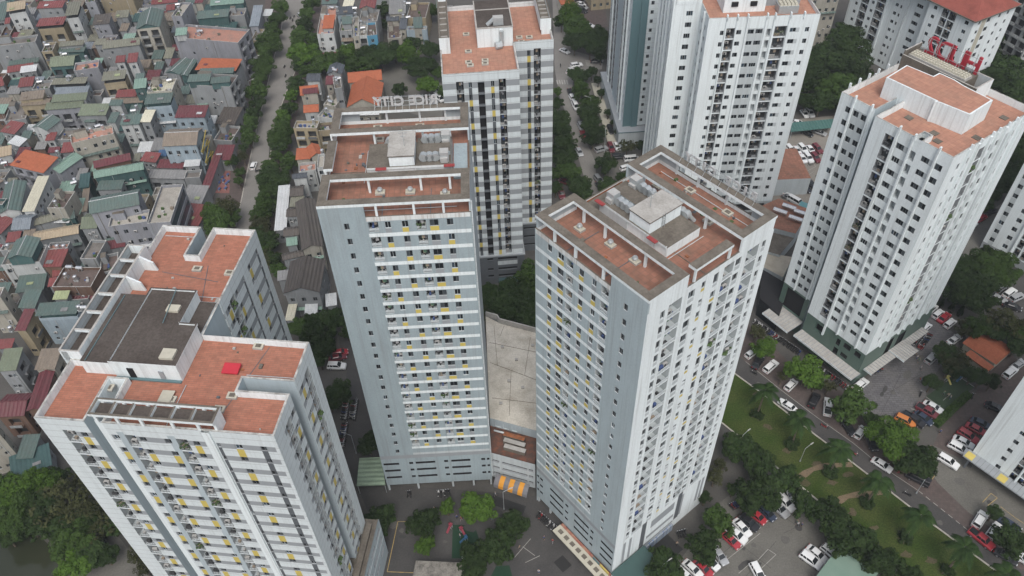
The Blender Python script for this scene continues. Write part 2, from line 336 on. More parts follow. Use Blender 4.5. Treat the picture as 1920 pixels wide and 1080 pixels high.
# ================================================================ the towers
def mirr(L, lst): return [(L-r[1],L-r[0])+tuple(r[2:]) for r in lst]
FL=3.03
def vent(root, x, y, z, kind=0):
    b=MB()
    b.box(x-.75,x+.75,y-.55,y+.55,z,z+.35,CONCL,IVORY)
    if kind: b.tube((x,y,z+.35),(x,y,z+.8),.25,.25,METAL,8); b.tube((x,y,z+.8),(x,y,z+1.05),.45,.3,METAL,10)
    else: b.box(x-.4,x+.4,y-.3,y+.3,z+.35,z+.42,CONC)
    return b.build('roof_vent',root)
def twin_tower(name, loc, rz, mir, label):
    """blue-grey slab with white bands and a concrete ring frame on the roof; mir mirrors the plan"""
    W,D=22.65,26.0
    root=empty(name,loc,rz,label,'apartment tower')
    B=Bld(root); rnd=B.rnd
    X=(lambda x:W-x) if mir else (lambda x:x)
    def mr(l): return mirr(W,l) if mir else l
    ZF,ZT,ZR=76.6,77.25,79.8
    BG=BLUEC if mir else BLUEG
    # ---- banded face
    paints=[(6.9,22.5,12.4,77.3,BG),(6.9,22.5,76.4,77.3,RUSTW),(0,22.65,12.3,13.5,GREY),(6.9,22.65,13.5,14.2,LGREY)]
    holes=[]; wins=[]
    for k in range(21):
        T=76.2-FL*k
        if k<20: paints.append((6.9,22.5,T-2.93,T-2.2,WHITE))
        wins.append((3.45,4.2,T-1.25,T))
        if k==20: continue
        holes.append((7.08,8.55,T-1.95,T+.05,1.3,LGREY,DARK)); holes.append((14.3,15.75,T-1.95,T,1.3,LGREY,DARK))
        for c,(a0,a1) in enumerate(((9.55,10.45),(12.1,13.05),(16.3,17.65),(18.9,19.85))):
            wins.append((a0,a1,T-1.3,T)); m=(k+c*3+c//2)%4
            if m in(1,3) if c!=2 else m%2==1: paints.append((a0,a1,T-2.2,T-1.3,YELLOW))
            elif m==0 or c==2: paints.append((a0,a1,T-2.2,T-1.3,GREY))
    for z in (10.1,7.6,5.0):
        for a0,a1 in ((.35,3.6),(5.7,6.5),(7.05,11.1),(12.95,13.8),(14.45,18.4),(20.7,21.5),(21.9,22.4)): holes.append((a0,a1,z,z+.72,.5,DARK,DARK))  # slot sides coloured near-black too, so the recess reads as shaded from above
    P=B.facade((0,0,0),W,2.4,ZT,BG,mr(paints),mr(holes+[(w_[0],w_[1],w_[2],w_[3],.15,LGREY,None) for w_ in wins]))
    for w_ in mr(wins): B.win(*w_)
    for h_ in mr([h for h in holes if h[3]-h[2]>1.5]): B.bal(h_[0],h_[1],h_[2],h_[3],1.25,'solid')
    # ---- white face with large recessed balconies
    paints=[(0,D,0,77.3,WHITE)]; holes=[]; wins=[]
    for k in range(21):
        T=75.7-FL*k
        holes.append((4.25,6.9,T-2.5,T+.35,1.5,LGREY,LGREY)); holes.append((15.5,17.6,T-2.4,T+.4,1.5,LGREY,LGREY)); holes.append((20.4,23.0,T-2.4,T+.5,1.5,LGREY,LGREY))
        for c,(a0,a1,za,zb) in enumerate(((2.75,3.6,-1.6,.05),(8.2,9.5,-1.4,.2),(10.85,11.6,-.9,.4),(13.4,14.4,-1.7,.3),(18.0,19.2,-1.2,.3),(23.8,24.6,-1.0,.35))):
            if k%2 and c in(2,3): zb-=.5
            wins.append((a0,a1,T+za,T+zb))
            if c in(2,3):
                paints.append((a0,a1,T+za-.6,T+za,YELLOW if (k+c)%2==0 else LGREY))
            else: paints.append((a0,a1,T+za-.75,T+za,LGREY))
    paints+= [(8.9,17.2,2.5,3.2,GREY),(9.2,17,5.0,6.1,GREY),(10.,16.6,8.5,11.2,GREY)]
    for a0 in (2.4,4.0,18.6,23.5,24.6): paints.append((a0,a0+.7,3.5,11.5,GREY))
    for a0 in (7.3,17.4): paints.append((a0,a0+1.3,3.0,13,DGREY))
    fr=(W,0,90) if not mir else (W,0,90)
    if not mir:   # this face is the outer left of the unmirrored tower and is seen only from the side
        fr=(0,D,270)
        mm=lambda l: mirr(D,l)
    else: mm=lambda l:l
    hs_=[h for h in holes]+[(w_[0],w_[1],w_[2],w_[3],.2,LGREY,None) for w_ in wins]
    B.facade(fr,D,0,ZT,WHITE if mir else BG,mm(paints if mir else [p for p in paints if p[4] is not WHITE]),mm(hs_ if mir else []))
    if mir:
        for w_ in wins: B.win(*w_,depth=.18)
        for h_ in holes: B.bal(h_[0],h_[1],h_[2],h_[3],1.45,'solid')
    # ---- the remaining faces
    B.facade((W,D,180),W,0,ZT,BLUE2,[(0,W,FL*k+10,FL*k+10.8,WHITE) for k in range(22)])
    if mir: B.facade((0,D,270),D,0,ZT,BLUE2)
    else: B.facade((W,0,90),D,0,ZT,LGREY,[(.0,.5,0,80,WHITE),(1.1,1.5,0,80,WHITE),(.5,1.1,0,80,DGREY)])
    # soffit of the overhang and legs to the ground
    b=B.b
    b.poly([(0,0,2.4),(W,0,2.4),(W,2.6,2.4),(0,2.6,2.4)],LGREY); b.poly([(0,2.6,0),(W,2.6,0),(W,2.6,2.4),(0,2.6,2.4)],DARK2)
    # roof walls beside the smooth strip and the end bays
    x0,x1=sorted((X(0),X(6.85)))
    b.box(x0,x1,0,.25,ZT,79.3,BG); 
    side=lambda xx,a,c_: b.box(*(sorted((X(xx),X(xx-.25 if xx>5 else xx+.25)))),a,c_,ZT,79.3,WHITE if xx<5 else BLUE2)
    side(0,.25,7.6); side(0,18.5,D-.25); side(W,.25,7.6); side(W,18.5,D-.25)
    b.box(.25,4,D-.25,D,ZT,79.3,BLUE2); b.box(W-4,W-.25,D-.25,D,ZT,79.3,BLUE2)
    B.done()
    for x in (.3,6.6,14.1,18.6,W-.3): bpart('entrance_column',root,X(x)-.2,X(x)+.2,.2,.6,0,2.4,LGREY)
    for x in (X(0)-.12 if mir else X(W)+.12,): p=MB(); p.tube((x,.5,3),(x,.5,79),.12,.12,WHITE2,6); p.build('drain_pipe',root)
    parapet(root,[(0,0),(W,0),(W,D),(0,D)],ZF,ZT,.25,WHITE,CONC,TILE2)
    # stained inner face behind the front opening
    r=MB(); r.box(*sorted((X(6.95),X(W-.3))),.26,.3,ZF,ZT-.05,RUST); r.box(*sorted((X(W-.3),X(W-.34))),8,17.5,ZF,ZT-.1,RUST); r.build('brick_upstand',root)
    # ring frames
    def ring(y0,y1,nm='roof_frame'):
        f=MB(); t=1.35; z0,z1=79.3,79.8
        for (xa,xb,ya,yb) in ((0,W,y0,y0+t),(0,W,y1-t,y1),(0,t,y0+t,y1-t),(W-t,W,y0+t,y1-t)):
            f.box(xa,xb,ya,yb,z0,z1,WHITE,CONC)
        return f.build(nm,root)
    ring(0,7.6); ring(18.5,D)
    f=MB(); f.box(*sorted((X(0),X(1.4))),9,16.6,79.3,79.8,WHITE,CONC); f.build('roof_frame',root)
    for x in (8.6,14.2,18.6):
        bpart('roof_column',root,X(x)-.17,X(x)+.17,.1,.45,ZF,79.3,WHITE); bpart('roof_column',root,X(x)-.17,X(x)+.17,D-.45,D-.1,ZF,79.3,WHITE)
    for x in (7.,15.,19.5):
        bpart('roof_column',root,X(x)-.17,X(x)+.17,6.6,6.95,ZF,79.3,WHITE); bpart('roof_column',root,X(x)-.17,X(x)+.17,19,19.35,ZF,79.3,WHITE)
    for y in (9.2,16.3): bpart('roof_column',root,*sorted((X(.1),X(.4))),y-.15,y+.15,ZF,79.3,WHITE)
    # penthouse
    ph=Bld(root); b=ph.b
    def bx(x0,x1,*r,**k): b.box(*sorted((X(x0),X(x1))),*r,**k)
    bx(6.4,14.2,10.4,17.2,ZF,78.3,WHITE,top=CONC); bx(14.2,19.8,10.2,18.0,ZF,78.5,LGREY,top=CONC)
    bx(6.5,19.8,10.15,10.4,78.3,78.7,WHITE,top=CONC)
    bx(20,W-.4,9,18.2,ZF+.02,ZF+.35,CONC if mir else BG,top=CONC if mir else BG)
    o=b.build('penthouse',root)
    b=MB(); b.box(*sorted((X(10.1),X(14.0))),10.5,17.0,78.35,80.4,WHITE,CONCL); b.box(*sorted((X(9.95),X(14.15))),10.35,17.15,80.4,80.6,CONC,CONCL); b.build('lift_housing',root)
    b=MB(); b.box(*sorted((X(15.2),X(19.6))),13.0,15.4,78.5,79.2,BLUE2,CONC); b.build('plant_plinth',root)
    for (x,y,z) in ((15.6,16.7,78.52),(15.4,11.8,78.52),(9.6,17.8,ZF+1.0)):
        m=MB(); 
        for i in range(3): m.tube((X(x+i*.95),y-.5,z+.75),(X(x+i*.95),y+.5,z+.75),.72,.6,METAL,10)
        m.box(*sorted((X(x+2.6),X(x+4.0))),y-.7,y+.7,z,z+1.7,METAL,AC); m.box(*sorted((X(x+2.7),X(x+3.8))),y-1.1,y-.7,z+.1,z+.9,AC)
        m.tube((X(x),y,z+1.),(X(x-.8),y+1.,z-.5),.35,.35,METAL,8)
        m.build('exhaust_fan',root)
    m=MB(); m.tube((X(12.5),13,80.6),(X(12.5),13,84.),.05,.03,METAL,5); m.box(X(12.5)-.7,X(12.5)+.7,12.97,13.03,83,83.06,METAL); m.box(X(12.5)-.45,X(12.5)+.45,12.97,13.03,82.4,82.46,METAL); m.build('antenna',root)
    m=MB()
    for i in range(5): m.box(*sorted((X(9.9),X(9.98))),13.,13.5,78.6+i*.42,78.66+i*.42,METAL)
    m.box(*sorted((X(9.9),X(9.98))),12.94,13.,78.3,80.9,METAL); m.box(*sorted((X(9.9),X(9.98))),13.5,13.56,78.3,80.9,METAL); m.build('ladder',root)
    for x,y,k in ((5.3,1.8,1),(8.6,6.4,1),(13.3,6.2,1),(18.7,5.2,1),(7,24.2,0),(14.2,24.,0),(7.6,20.6,0),(18.2,21,1)): vent(root,X(x),y,ZF,k)
    rr=random.Random(3+mir)
    for i in range(22):
        x,y=rr.choice(((rr.uniform(1.5,21),rr.uniform(1.6,6.2)),(rr.uniform(1.5,21),rr.uniform(20.3,24.3)),(rr.uniform(1.6,5.8),rr.uniform(9,17)))); s_=rr.uniform(.15,.6)
        bpart('debris',root,X(x)-s_/2,X(x)+s_/2,y,y+s_*rr.uniform(.5,1.6),ZF+.01,ZF+rr.uniform(.04,.4),rr.choice((CONC,CONCL,DGREY,RUST,LEAFP)))
    for (xa,ya,xb,yb) in ((2,2.2,20.5,2.2),(2,24.2,20.5,24.2),(5.9,9,5.9,17.6)): b=MB(); b.tube((X(xa),ya,ZF+.12),(X(xb),yb,ZF+.12),.06,.06,LGREY,5); b.build('pipe',root)
    for x0,y0 in ((20.3,9.6),(9.6,9.5)):
        m=MB(); m.box(*sorted((X(x0),X(x0-1.7))),y0-.1,y0+.6,78.7,78.8,RED2); m.build('red_cover',root)
    for x,y0,y1 in ((9.2,.5,7),(14.8,19,25.5),(16.5,.5,7)):
        m=MB(); m.box(X(x)-.06,X(x)+.06,y0,y1,ZF+.01,ZF+.07,DGREY); m.build('roof_joint',root)
    m=MB(); m.box(*sorted((X(.5),X(6.9))),11.95,12.1,ZF+.01,ZF+.08,CONC); m.build('roof_joint',root)
    return root,X
rootB,_=twin_tower('apartment_tower',(-28.36,92.5,0),.02346,False,'blue-grey tower with white bands, left of the two with concrete roof frames')
def ac_roof_things(): pass
rootC,XC=twin_tower('apartment_tower',(3.67,88.9,0),-.912917,True,'corner-on tower with striped left face and white right face under concrete roof frames')

# ---------------------------------------------------------------- striped tower at lower left
def tower_a():
    root=empty('apartment_tower',(-65.39,65.98,0),R(-7.58),'white and grey striped tower with H-shaped terracotta roof at lower left','apartment tower')
    B=Bld(root); ZP=66.5; ZF=65.3
    nfl=17
    def rows(): return [63.84-FL*k for k in range(nfl)]
    def band(a0,a1,top=True): return [(a0,a1,T-1.18,T,GREY) for T in rows()]
    # front, left part
    def face(fr,L,spec,base=WHITE2,z0=9.0,pan=None):
        """spec: ('band',a0,a1) | ('win',a0,a1,phase) | ('bal',a0,a1) | ('strip',a0,a1) | ('col',a0,a1,mat)"""
        pa=[];ho=[];wi=[];ba=[]
        for s_ in spec:
            if s_[0]=='band': pa+=band(s_[1],s_[2])
            if s_[0]=='col': pa.append((s_[1],s_[2],z0,64.6,s_[3]))
        for s_ in spec:
            for k,T in enumerate(rows()):
                if T-1.2<z0: continue
                if s_[0]=='win':
                    wi.append((s_[1],s_[2],T-1.15,T-.03))
                    if (k+s_[3])%2==0: pa.append((s_[1],s_[2],T-FL,T-1.18,YELLOW))
                if s_[0]=='strip':
                    pa.append((s_[1],s_[2],T-FL,T,DGREY)); wi.append((s_[1],s_[2],T-1.1,T-.05))
                if s_[0]=='bal': ho.append((s_[1],s_[2],T-2.5,T+.2,1.3,LGREY,DARK2)); ba.append(ho[-1])
        P=B.facade(fr,L,z0,ZP,base,pa,ho+[(w_[0],w_[1],w_[2],w_[3],.12,GREY,None) for w_ in wi])
        for w_ in wi: B.win(*w_)
        for h in ba: B.bal(h[0],h[1],h[2],h[3],1.2,'rail')
    face((0,0,0),7.2,[('band',4.9,7.2),('bal',3.0,4.85),('win',5.5,6.45,0)])
    B.facade((7.2,0,90),1.6,9,ZP,BLUE2); B.facade((7.2,1.6,0),1.3,9,ZP,BLUE2); B.facade((8.5,1.6,-90),1.3,9,ZP,WHITE); B.facade((8.5,.3,0),1.2,9,ZP,WHITE); B.facade((9.7,.3,-90),.3,9,ZP,WHITE)
    face((9.7,0,0),14.0,[('band',.3,13.7),('col',1.3,2.3,BLUE2),('col',8.5,9.6,BLUE2),('win',.5,1.35,1),('bal',2.3,3.8),('win',4.25,5.2,1),('win',7.85,8.8,1),('bal',9.55,11.2),('win',11.9,12.85,0)])
    B.facade((23.7,0,-90),.25,9,ZP,WHITE); B.facade((23.7,-.25,0),1.1,9,ZP,WHITE); B.facade((24.8,-.25,90),.25,9,ZP,WHITE)
    face((24.8,0,0),8.9,[('band',.3,8.4),('strip',.15,.65),('win',2.7,3.75,0),('strip',6.3,7.15)])
    face((33.7,0,90),7.0,[('band',2.6,7.0),('bal',3.3,5.0),('win',5.6,6.5,1)])
    B.facade((33.7,7.0,180),7.5,9,ZP,BLUE2); B.facade((26.2,7.,90),2.1,9,ZP,BLUE2); B.facade((26.2,9.1,0),7.5,9,ZP,BLUE2)
    face((33.7,9.1,90),7.3,[('band',.3,4.3),('bal',3.1,4.9),('win',1.2,2.1,0)])
    B.facade((33.7,16.4,180),16.3,9,ZP,WHITE2)
    B.facade((17.4,16.4,90),6.65,9,ZP,BLUE2)
    B.facade((17.4,23.05,180),.01,9,ZP,WHITE2)
    face((13.8,23.05,0),3.8,[('band',0,3.8)],z0=40)
    face((17.6,23.05,90),16.9,[('band',.5,12.0),('band',11.2,15.2),('win',1.3,2.3,0),('bal',2.6,4.4),('win',5.0,5.8,1),('strip',8.2,8.7),('col',8.8,10.6,WHITE2),('win',10.9,11.8,0),('strip',14.7,15.3)])
    B.facade((17.6,39.95,180),7.4,9,ZP,WHITE2); B.facade((10.2,39.95,270),6.8,9,ZP,BLUE2); B.facade((10.2,33.15,180),2.1,9,ZP,BLUE2); B.facade((8.1,33.15,90),6.8,9,ZP,BLUE2); B.facade((8.1,39.95,180),6.8,9,ZP,WHITE2)
    B.facade((1.3,39.95,270),7.,9,ZP,WHITE2); B.facade((-1.2,33,270),22.6,9,68.0,WHITE2,[(0,22.6,T-1.2,T,GREY) for T in rows()]); B.facade((-1.2,10.4,0),1.2,9,68.,WHITE2); B.facade((0,10.4,270),10.4,9,ZP,WHITE2,[(0,10,T-1.2,T,GREY) for T in rows()])
    B.done()
    poly=[(0,0),(7.2,0),(7.2,.3),(7.2,7.4),(9.7,7.4),(9.7,0),(33.7,0),(33.7,7),(26.2,7),(26.2,9.1),(33.7,9.1),(33.7,16.4),(17.4,16.4),(17.6,16.41),(17.6,39.95),(10.2,39.95),(10.2,33.15),(8.1,33.15),(8.1,39.95),(1.3,39.95),(1.3,10.4),(0,10.4)]
    parapet(root,poly,ZF,ZP+.05,.32,WHITE,CONCL,TILE)
    # blank inner wall of the front slot
    b=MB(); b.box(7.2,7.3,1.7,7.4,ZF-3,ZP,WHITE); b.box(9.6,9.7,.4,7.4,ZF-3,ZP,WHITE); b.box(7.3,9.6,7.3,7.4,ZF-3,ZP,WHITE); b.box(7.3,9.6,1.7,7.3,ZF-3,ZF-2.8,CONC); b.build('light_well',root)
    # stair and lift block with its black roof
    b=MB(); b.box(7.4,17.2,8.7,16.5,ZF,68.6,WHITE,BLACKR); b.box(7.4,14.6,16.5,23.1,ZF,68.6,WHITE,BLACKR); b.box(14.6,17.2,16.5,22.9,ZF,66.6,WHITE,BLACKR)
    b.box(2.6,7.4,9.0,22.4,ZF,67.9,WHITE,BLACKR); b.build('stair_block',root)
    b=MB()
    for (x0,x1,y0,y1) in ((7.3,17.35,8.6,8.85),(17.1,17.35,8.85,16.6),(14.6,17.1,16.35,16.6),(14.45,14.7,16.6,23.2),(7.3,14.45,22.95,23.2),(7.3,7.55,8.85,22.95)): b.box(x0,x1,y0,y1,68.5,68.85,WHITE,BLACKR)
    b.build('roof_kerb',root)
    for x,y,sx,sy in ((15.4,10.6,2.0,1.8),(12.6,19.2,1.9,1.3)): bpart('roof_hatch',root,x-sx/2,x+sx/2,y-sy/2,y+sy/2,68.62,69.0,IVORY)
    bpart('door',root,9.6,10.5,8.55,8.68,65.4,67.5,DARK); bpart('door',root,14.2,14.9,8.55,8.68,65.6,67.3,GREY)
    b=MB(); b.box(7.4,17.2,8.2,8.6,ZF+.03,ZF+.25,TEAL); b.build('gutter',root)
    for p in (((3.4,9.1,68),(3.4,22,68)),((12.4,16,69.1),(11.6,23,69.1))): b=MB(); b.tube(*p,.07,.07,TEAL,5); b.build('pipe',root)
    # left terrace strip behind walls
    b=MB()
    b.box(-1.2,-.95,10.4,33,68,68.25,CONCL,CONCL); b.box(1.6,1.95,10.4,33,ZF,68.2,WHITE,CONCL); b.box(-.95,1.6,10.4,10.65,66.,68.2,WHITE,CONCL); b.box(-.95,1.6,32.75,33,66.,68.2,WHITE,CONCL)
    b.box(-.95,1.6,10.65,32.75,66.3,66.5,CONC,BLACKR)
    for y in (14.5,18.2,22,26,29.5): b.box(-.95,1.6,y,y+.3,67.6,68.1,WHITE,CONCL)
    b.build('terrace_frame',root)
    for y in (30.2,25.6): b=MB(); b.hexa([(1.95,y,ZF),(4.2,y,ZF),(4.2,y+.3,ZF),(1.95,y+.3,ZF)],[(1.95,y,68.2),(3.9,y,67.),(3.9,y+.3,67.),(1.95,y+.3,68.2)],WHITE); b.build('buttress',root)
    # concrete frame over the front edge
    b=MB()
    b.box(8.5,25.9,-.1,.25,68.0,68.5,WHITE,CONC); b.box(8.5,25.9,2.4,2.7,68.,68.5,WHITE,CONC); b.box(8.5,8.85,.25,2.4,68.,68.5,WHITE,CONC); b.box(25.55,25.9,.25,2.4,65.3,68.5,WHITE,CONC)
    b.box(8.85,25.55,.25,2.4,67.55,67.7,BLACKR)
    for x in (11.2,13.8,16.8,19.6,22.4): b.box(x-.15,x+.15,.25,2.4,67.7,68.2,WHITE,CONC)
    for x in (9.2,12.2,15.6,19.9,23.5): b.box(x-.2,x+.2,0,.25,66.5,68.,WHITE); b.box(x-.2,x+.2,2.4,2.65,ZF,68.,WHITE)
    b.build('roof_frame',root)
    for x,y in ((16.9,5.3),(24.3,4.3),(16.2,30.5),(10.6,31),(26.0,15.8),(25.3,6.7),(7.2,6.5)): vent(root,x,y,ZF,0)
    b=MB(); b.box(15.3,17.1,4.6,6.6,ZF+.4,ZF+.5,IVORY); b.build('roof_hatch',root)
    b=MB(); b.hexa([(22.4,10.3,ZF+.3),(24.8,10.3,ZF+.3),(24.8,12.0,ZF+.3),(22.4,12.0,ZF+.3)],[(22.4,10.3,ZF+.5),(24.8,10.3,ZF+.5),(24.8,12,ZF+.75),(22.4,12,ZF+.75)],RED); b.build('red_cover',root)
    for p0,p1 in (((27.6,15.9),(24.2,1)),((5,30),(15,28.5)),((14,24),(12,32))): b=MB(); b.obox(p0,p1,.1,ZF+.01,ZF+.05,DGREY); b.build('roof_joint',root)
    rr=random.Random(5)
    for i in range(16):
        x,y=rr.uniform(18,33),rr.uniform(1,15.5)
        if rr.random()<.4: x,y=rr.uniform(2,16.5),rr.uniform(24,39)
        if (25.8<x and 6.4<y<9.7) or (7.6<x<10.7 and y>32.5): continue
        s_=rr.uniform(.15,.5); bpart('debris',root,x,x+s_,y,y+s_*rr.uniform(.5,2),ZF+.01,ZF+rr.uniform(.05,.35),rr.choice((CONC,CONCL,DGREY,RUST)))
    for p in (((18,1,ZF+.1),(18,8,ZF+.1)),((2,38.5,ZF+.1),(7.6,38.5,ZF+.1)),((11,25,ZF+.1),(16.8,25,ZF+.1)),((26,10.5,ZF+.1),(33,10.5,ZF+.1))): b=MB(); b.tube(*p,.06,.06,LGREY,5); b.build('pipe',root)
    # podium
    b=Bld(root); b.facade((-1.5,-3,0),37.7,0,13.4,LGREY); b.facade((36.2,-3,90),20.2,0,13.9,BLUE2,[(0,20.2,10.2,10.8,WHITE),(0,20.2,6.8,7.3,WHITE)],[(a,a+2.6,z,z+1.1,.6,GREY,DARK) for a in (1,5,9,13,16.8) for z in (4.2,7.8,11.2)]); b.facade((36.2,17.2,180),18.5,0,13.4,LGREY); b.facade((17.7,17.2,90),23,0,9.2,LGREY); b.facade((17.7,40.2,180),19.2,0,9.2,LGREY); b.facade((-1.5,40.2,270),43.2,0,9.2,LGREY)
    b.b.poly([(-1.5,-3,13.4),(36.2,-3,13.4),(36.2,17.2,13.4),(-1.5,17.2,13.4)],CONC); b.b.build('podium',root)
    b=MB(); b.box(35.9,36.15,-2.8,17,13.4,14.1,GREY,CONC); b.box(34.2,35.2,2,16,13.42,14.3,CONC); b.build('podium_parapet',root)
    return root
rootA=tower_a()

# ---------------------------------------------------------------- striped tower behind the middle
def tower_e():
    root=empty('apartment_tower',(-13.5,154.72,0),R(3.75),'grey and white striped tower with yellow panels rising behind the middle tower','apartment tower')
    B=Bld(root); ZP=64.1; ZF=63.0; W=16.8; D=31.5
    def face(fr,L,sp,ph=0,z0=10.3,off=0):
        pa=[(0,L,61.95,ZP,WHITE2)];ho=[];wi=[];ba=[]
        for k in range(18):
            T=61.9-FL*k+off
            if T-1.6<z0: continue
            pa.append((0,L,T-1.5,T,GREY)); 
        for s_ in sp:
            for k in range(18):
                T=61.9-FL*k+off
                if T-2.9<z0: continue
                if s_[0]=='bal': ho.append((s_[1],s_[2],T-2.6,T+.3,1.4,GREY,DARK)); ba.append(ho[-1])
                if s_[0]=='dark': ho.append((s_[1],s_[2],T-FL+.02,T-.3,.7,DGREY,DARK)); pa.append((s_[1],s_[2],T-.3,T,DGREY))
                if s_[0]=='strip':
                    pa.append((s_[1],s_[2],T-FL,T,DGREY)); wi.append((s_[1],s_[2],T-1.45,T-.1))
                    if (k+s_[3])%2==0: pa.append((s_[1],s_[2],T-FL-.05,T-1.5,YELLOW))
        B.facade(fr,L,z0,ZP,WHITE2,pa,ho+[(w_[0],w_[1],w_[2],w_[3],.12,DGREY,None) for w_ in wi])
        for w_ in wi: B.win(*w_)
        for h in ba: B.bal(h[0],h[1],h[2],h[3],1.3,'rail')
    face((0,0,0),W,[('bal',2.95,4.55),('strip',5.6,6.35,1),('dark',7.65,9.1),('strip',10.5,11.25,0),('bal',12.25,13.8)])
    B.facade((W,0,90),12,10.3,ZP,DGREY)
    face((W,12,0),9.0,[('strip',2.9,3.7,0),('bal',4.45,6.05)])
    B.facade((W+9,12,90),D-12,10.3,ZP,WHITE2,[(0,30,61.9-FL*k-1.5,61.9-FL*k,GREY) for k in range(17)])
    B.facade((W+9,D,180),W+9,10.3,ZP,WHITE2); B.facade((0,D,270),D,10.3,ZP,WHITE2,[(0,32,61.9-FL*k-1.5,61.9-FL*k,GREY) for k in range(17)])
    # dark podium
    hs=[]
    for a0,a1 in ((.6,3.2),(7.6,9.1),(10.4,15.5)):
        for z in (8.9,5.3,2.8): hs.append((a0,a1,z-.4,z+.55,.4,DGREY,DARK))
    pa=[(10.3,15.5,6.8,8.2,LGREY),(10.3,15.5,-.5,2.0,TEAL)]
    B.facade((-.3,-.3,0),W+.6,0,9.9,DGREY,pa,hs); B.facade((W+.3,-.3,90),12,0,9.9,DGREY); B.facade((W+.3,11.7,0),9,0,9.9,DGREY,(),[(1,8.4,z,z+.8,.4,DGREY,DARK) for z in (2,5,8)]); B.facade((W+9.3,11.7,90),D-11.7,0,9.9,DGREY)
    B.b.box(-.5,W+.5,-.5,12,9.9,10.3,GREY); B.b.box(W+.5,W+9.5,11.5,14,9.9,10.3,GREY)
    B.done()
    poly=[(0,0),(W,0),(W,12),(W+9,12),(W+9,D),(0,D)]
    parapet(root,poly,ZF,ZP+.04,.3,WHITE2,CONCL,TILE3)
    b=MB(); b.box(8.5,16.6,12.6,26,ZF,67.6,WHITE,BLACKR); b.box(8.4,16.7,12.5,12.75,67.6,67.8,CONCL); b.box(8.4,8.65,12.75,26,67.6,67.8,CONCL); b.box(16.45,16.7,12.75,26,67.6,67.8,CONCL); b.box(8.65,16.45,21.3,21.5,67.6,67.75,CONCL); b.build('stair_block',root)
    for x0,x1,y0,y1 in ((-.05,2.3,10.9,30),(23.3,25.8,16.8,31)):
        b=MB(); b.box(x0,x0+.25,y0,y1,64.1,66.9,WHITE,CONC); b.box(x1-.25,x1,y0,y1,ZF,66.9,WHITE,CONC); b.box(x0+.25,x1-.25,y0,y0+.25,ZF,66.9,WHITE,CONC); b.box(x0+.25,x1-.25,y1-.25,y1,ZF,66.9,WHITE,CONC); b.box(x0+.25,x1-.25,y0+.25,y1-.25,66.1,66.3,CONC,CONC)
        for i in range(6): yy=y0+1.5+i*(y1-y0-2)/6; b.box(x0+.4,x1-.4,yy,yy+.2,66.3,66.5,CONCL)
        b.build('roof_frame',root)
    for x,y in ((6.2,19),(6.3,11),(6.1,6.3),(9.8,6.6),(18.3,15.8),(20.6,15.6),(18.6,13.7),(6.4,4.9),(9.7,5.2)): vent(root,x,y,ZF,0)
    m=MB(); m.tube((11,14,67.7),(12.5,14,69),.5,.5,METAL,8); m.box(12.3,14.6,13.4,15,67.7,69.4,METAL,AC); m.tube((14,12.2,67),(14,12.2,64),.5,.5,METAL,8); m.tube((14,11.8,63.8),(12.5,11.5,63.8),.8,.9,METAL,8); m.build('exhaust_fan',root)
    return root
rootE=tower_e()

# ---------------------------------------------------------------- white towers on the right
def rib(b,fr,a,z0,z1,d=.45,w_=.3,m=WHITE):
    ox,oy,ang=fr; dx,dy=cos(R(ang)),sin(R(ang)); nx,ny=dy,-dx
    p=(ox+dx*a+nx*d/2,oy+dy*a+ny*d/2)
    b.obox((p[0]-nx*d/2,p[1]-ny*d/2),(p[0]+nx*d/2,p[1]+ny*d/2),w_,z0,z1,m)
def generic(B,fr,L,z0,z1,top,cols,fl=3.03,base=WHITE,low=None,gm=GREY,n=30):
    """cols: ('win',a0,a1,h) ('winp',a0,a1,apanel,h) ('bal',a0,a1) ('hole',a0,a1) ('rib',a) ('shade',a0,a1,mat)"""
    pa=[];ho=[];wi=[];ba=[]
    for c in cols:
        if c[0]=='shade': pa.append((c[1],c[2],z0,top+.3,c[3]))
    for k in range(n):
        T=top-fl*k
        if T-fl<z0-1.4: break
        for c in cols:
            if c[0]=='win': wi.append((c[1],c[2],T-c[3],T))
            if c[0]=='winp': wi.append((c[1],c[2],T-c[4],T)); pa.append((c[2],c[3],T-c[4],T,LGREY))
            if c[0]=='band': pa.append((c[1],c[2],T-c[3],T,c[4]))
            if c[0]=='bal': ho.append((c[1],c[2],T-2.1,T+.55,1.3,GREY,DARK2)); ba.append(ho[-1])
            if c[0]=='hole': ho.append((c[1],c[2],T-2.1,T,1.2,LGREY,LGREY))
    B.facade(fr,L,z0,z1,base,pa,ho+[(w_[0],w_[1],w_[2],w_[3],.15,LGREY,None) for w_ in wi])
    for w_ in wi: B.win(*w_)
    for h in ba: B.bal(h[0],h[1],h[2],h[3],1.25,'rail')
    for c in cols:
        if c[0]=='rib': rib(B.b,fr,c[1],c[3] if len(c)>3 else z0,z1,m=WHITE,w_=c[2] if len(c)>2 else .3)
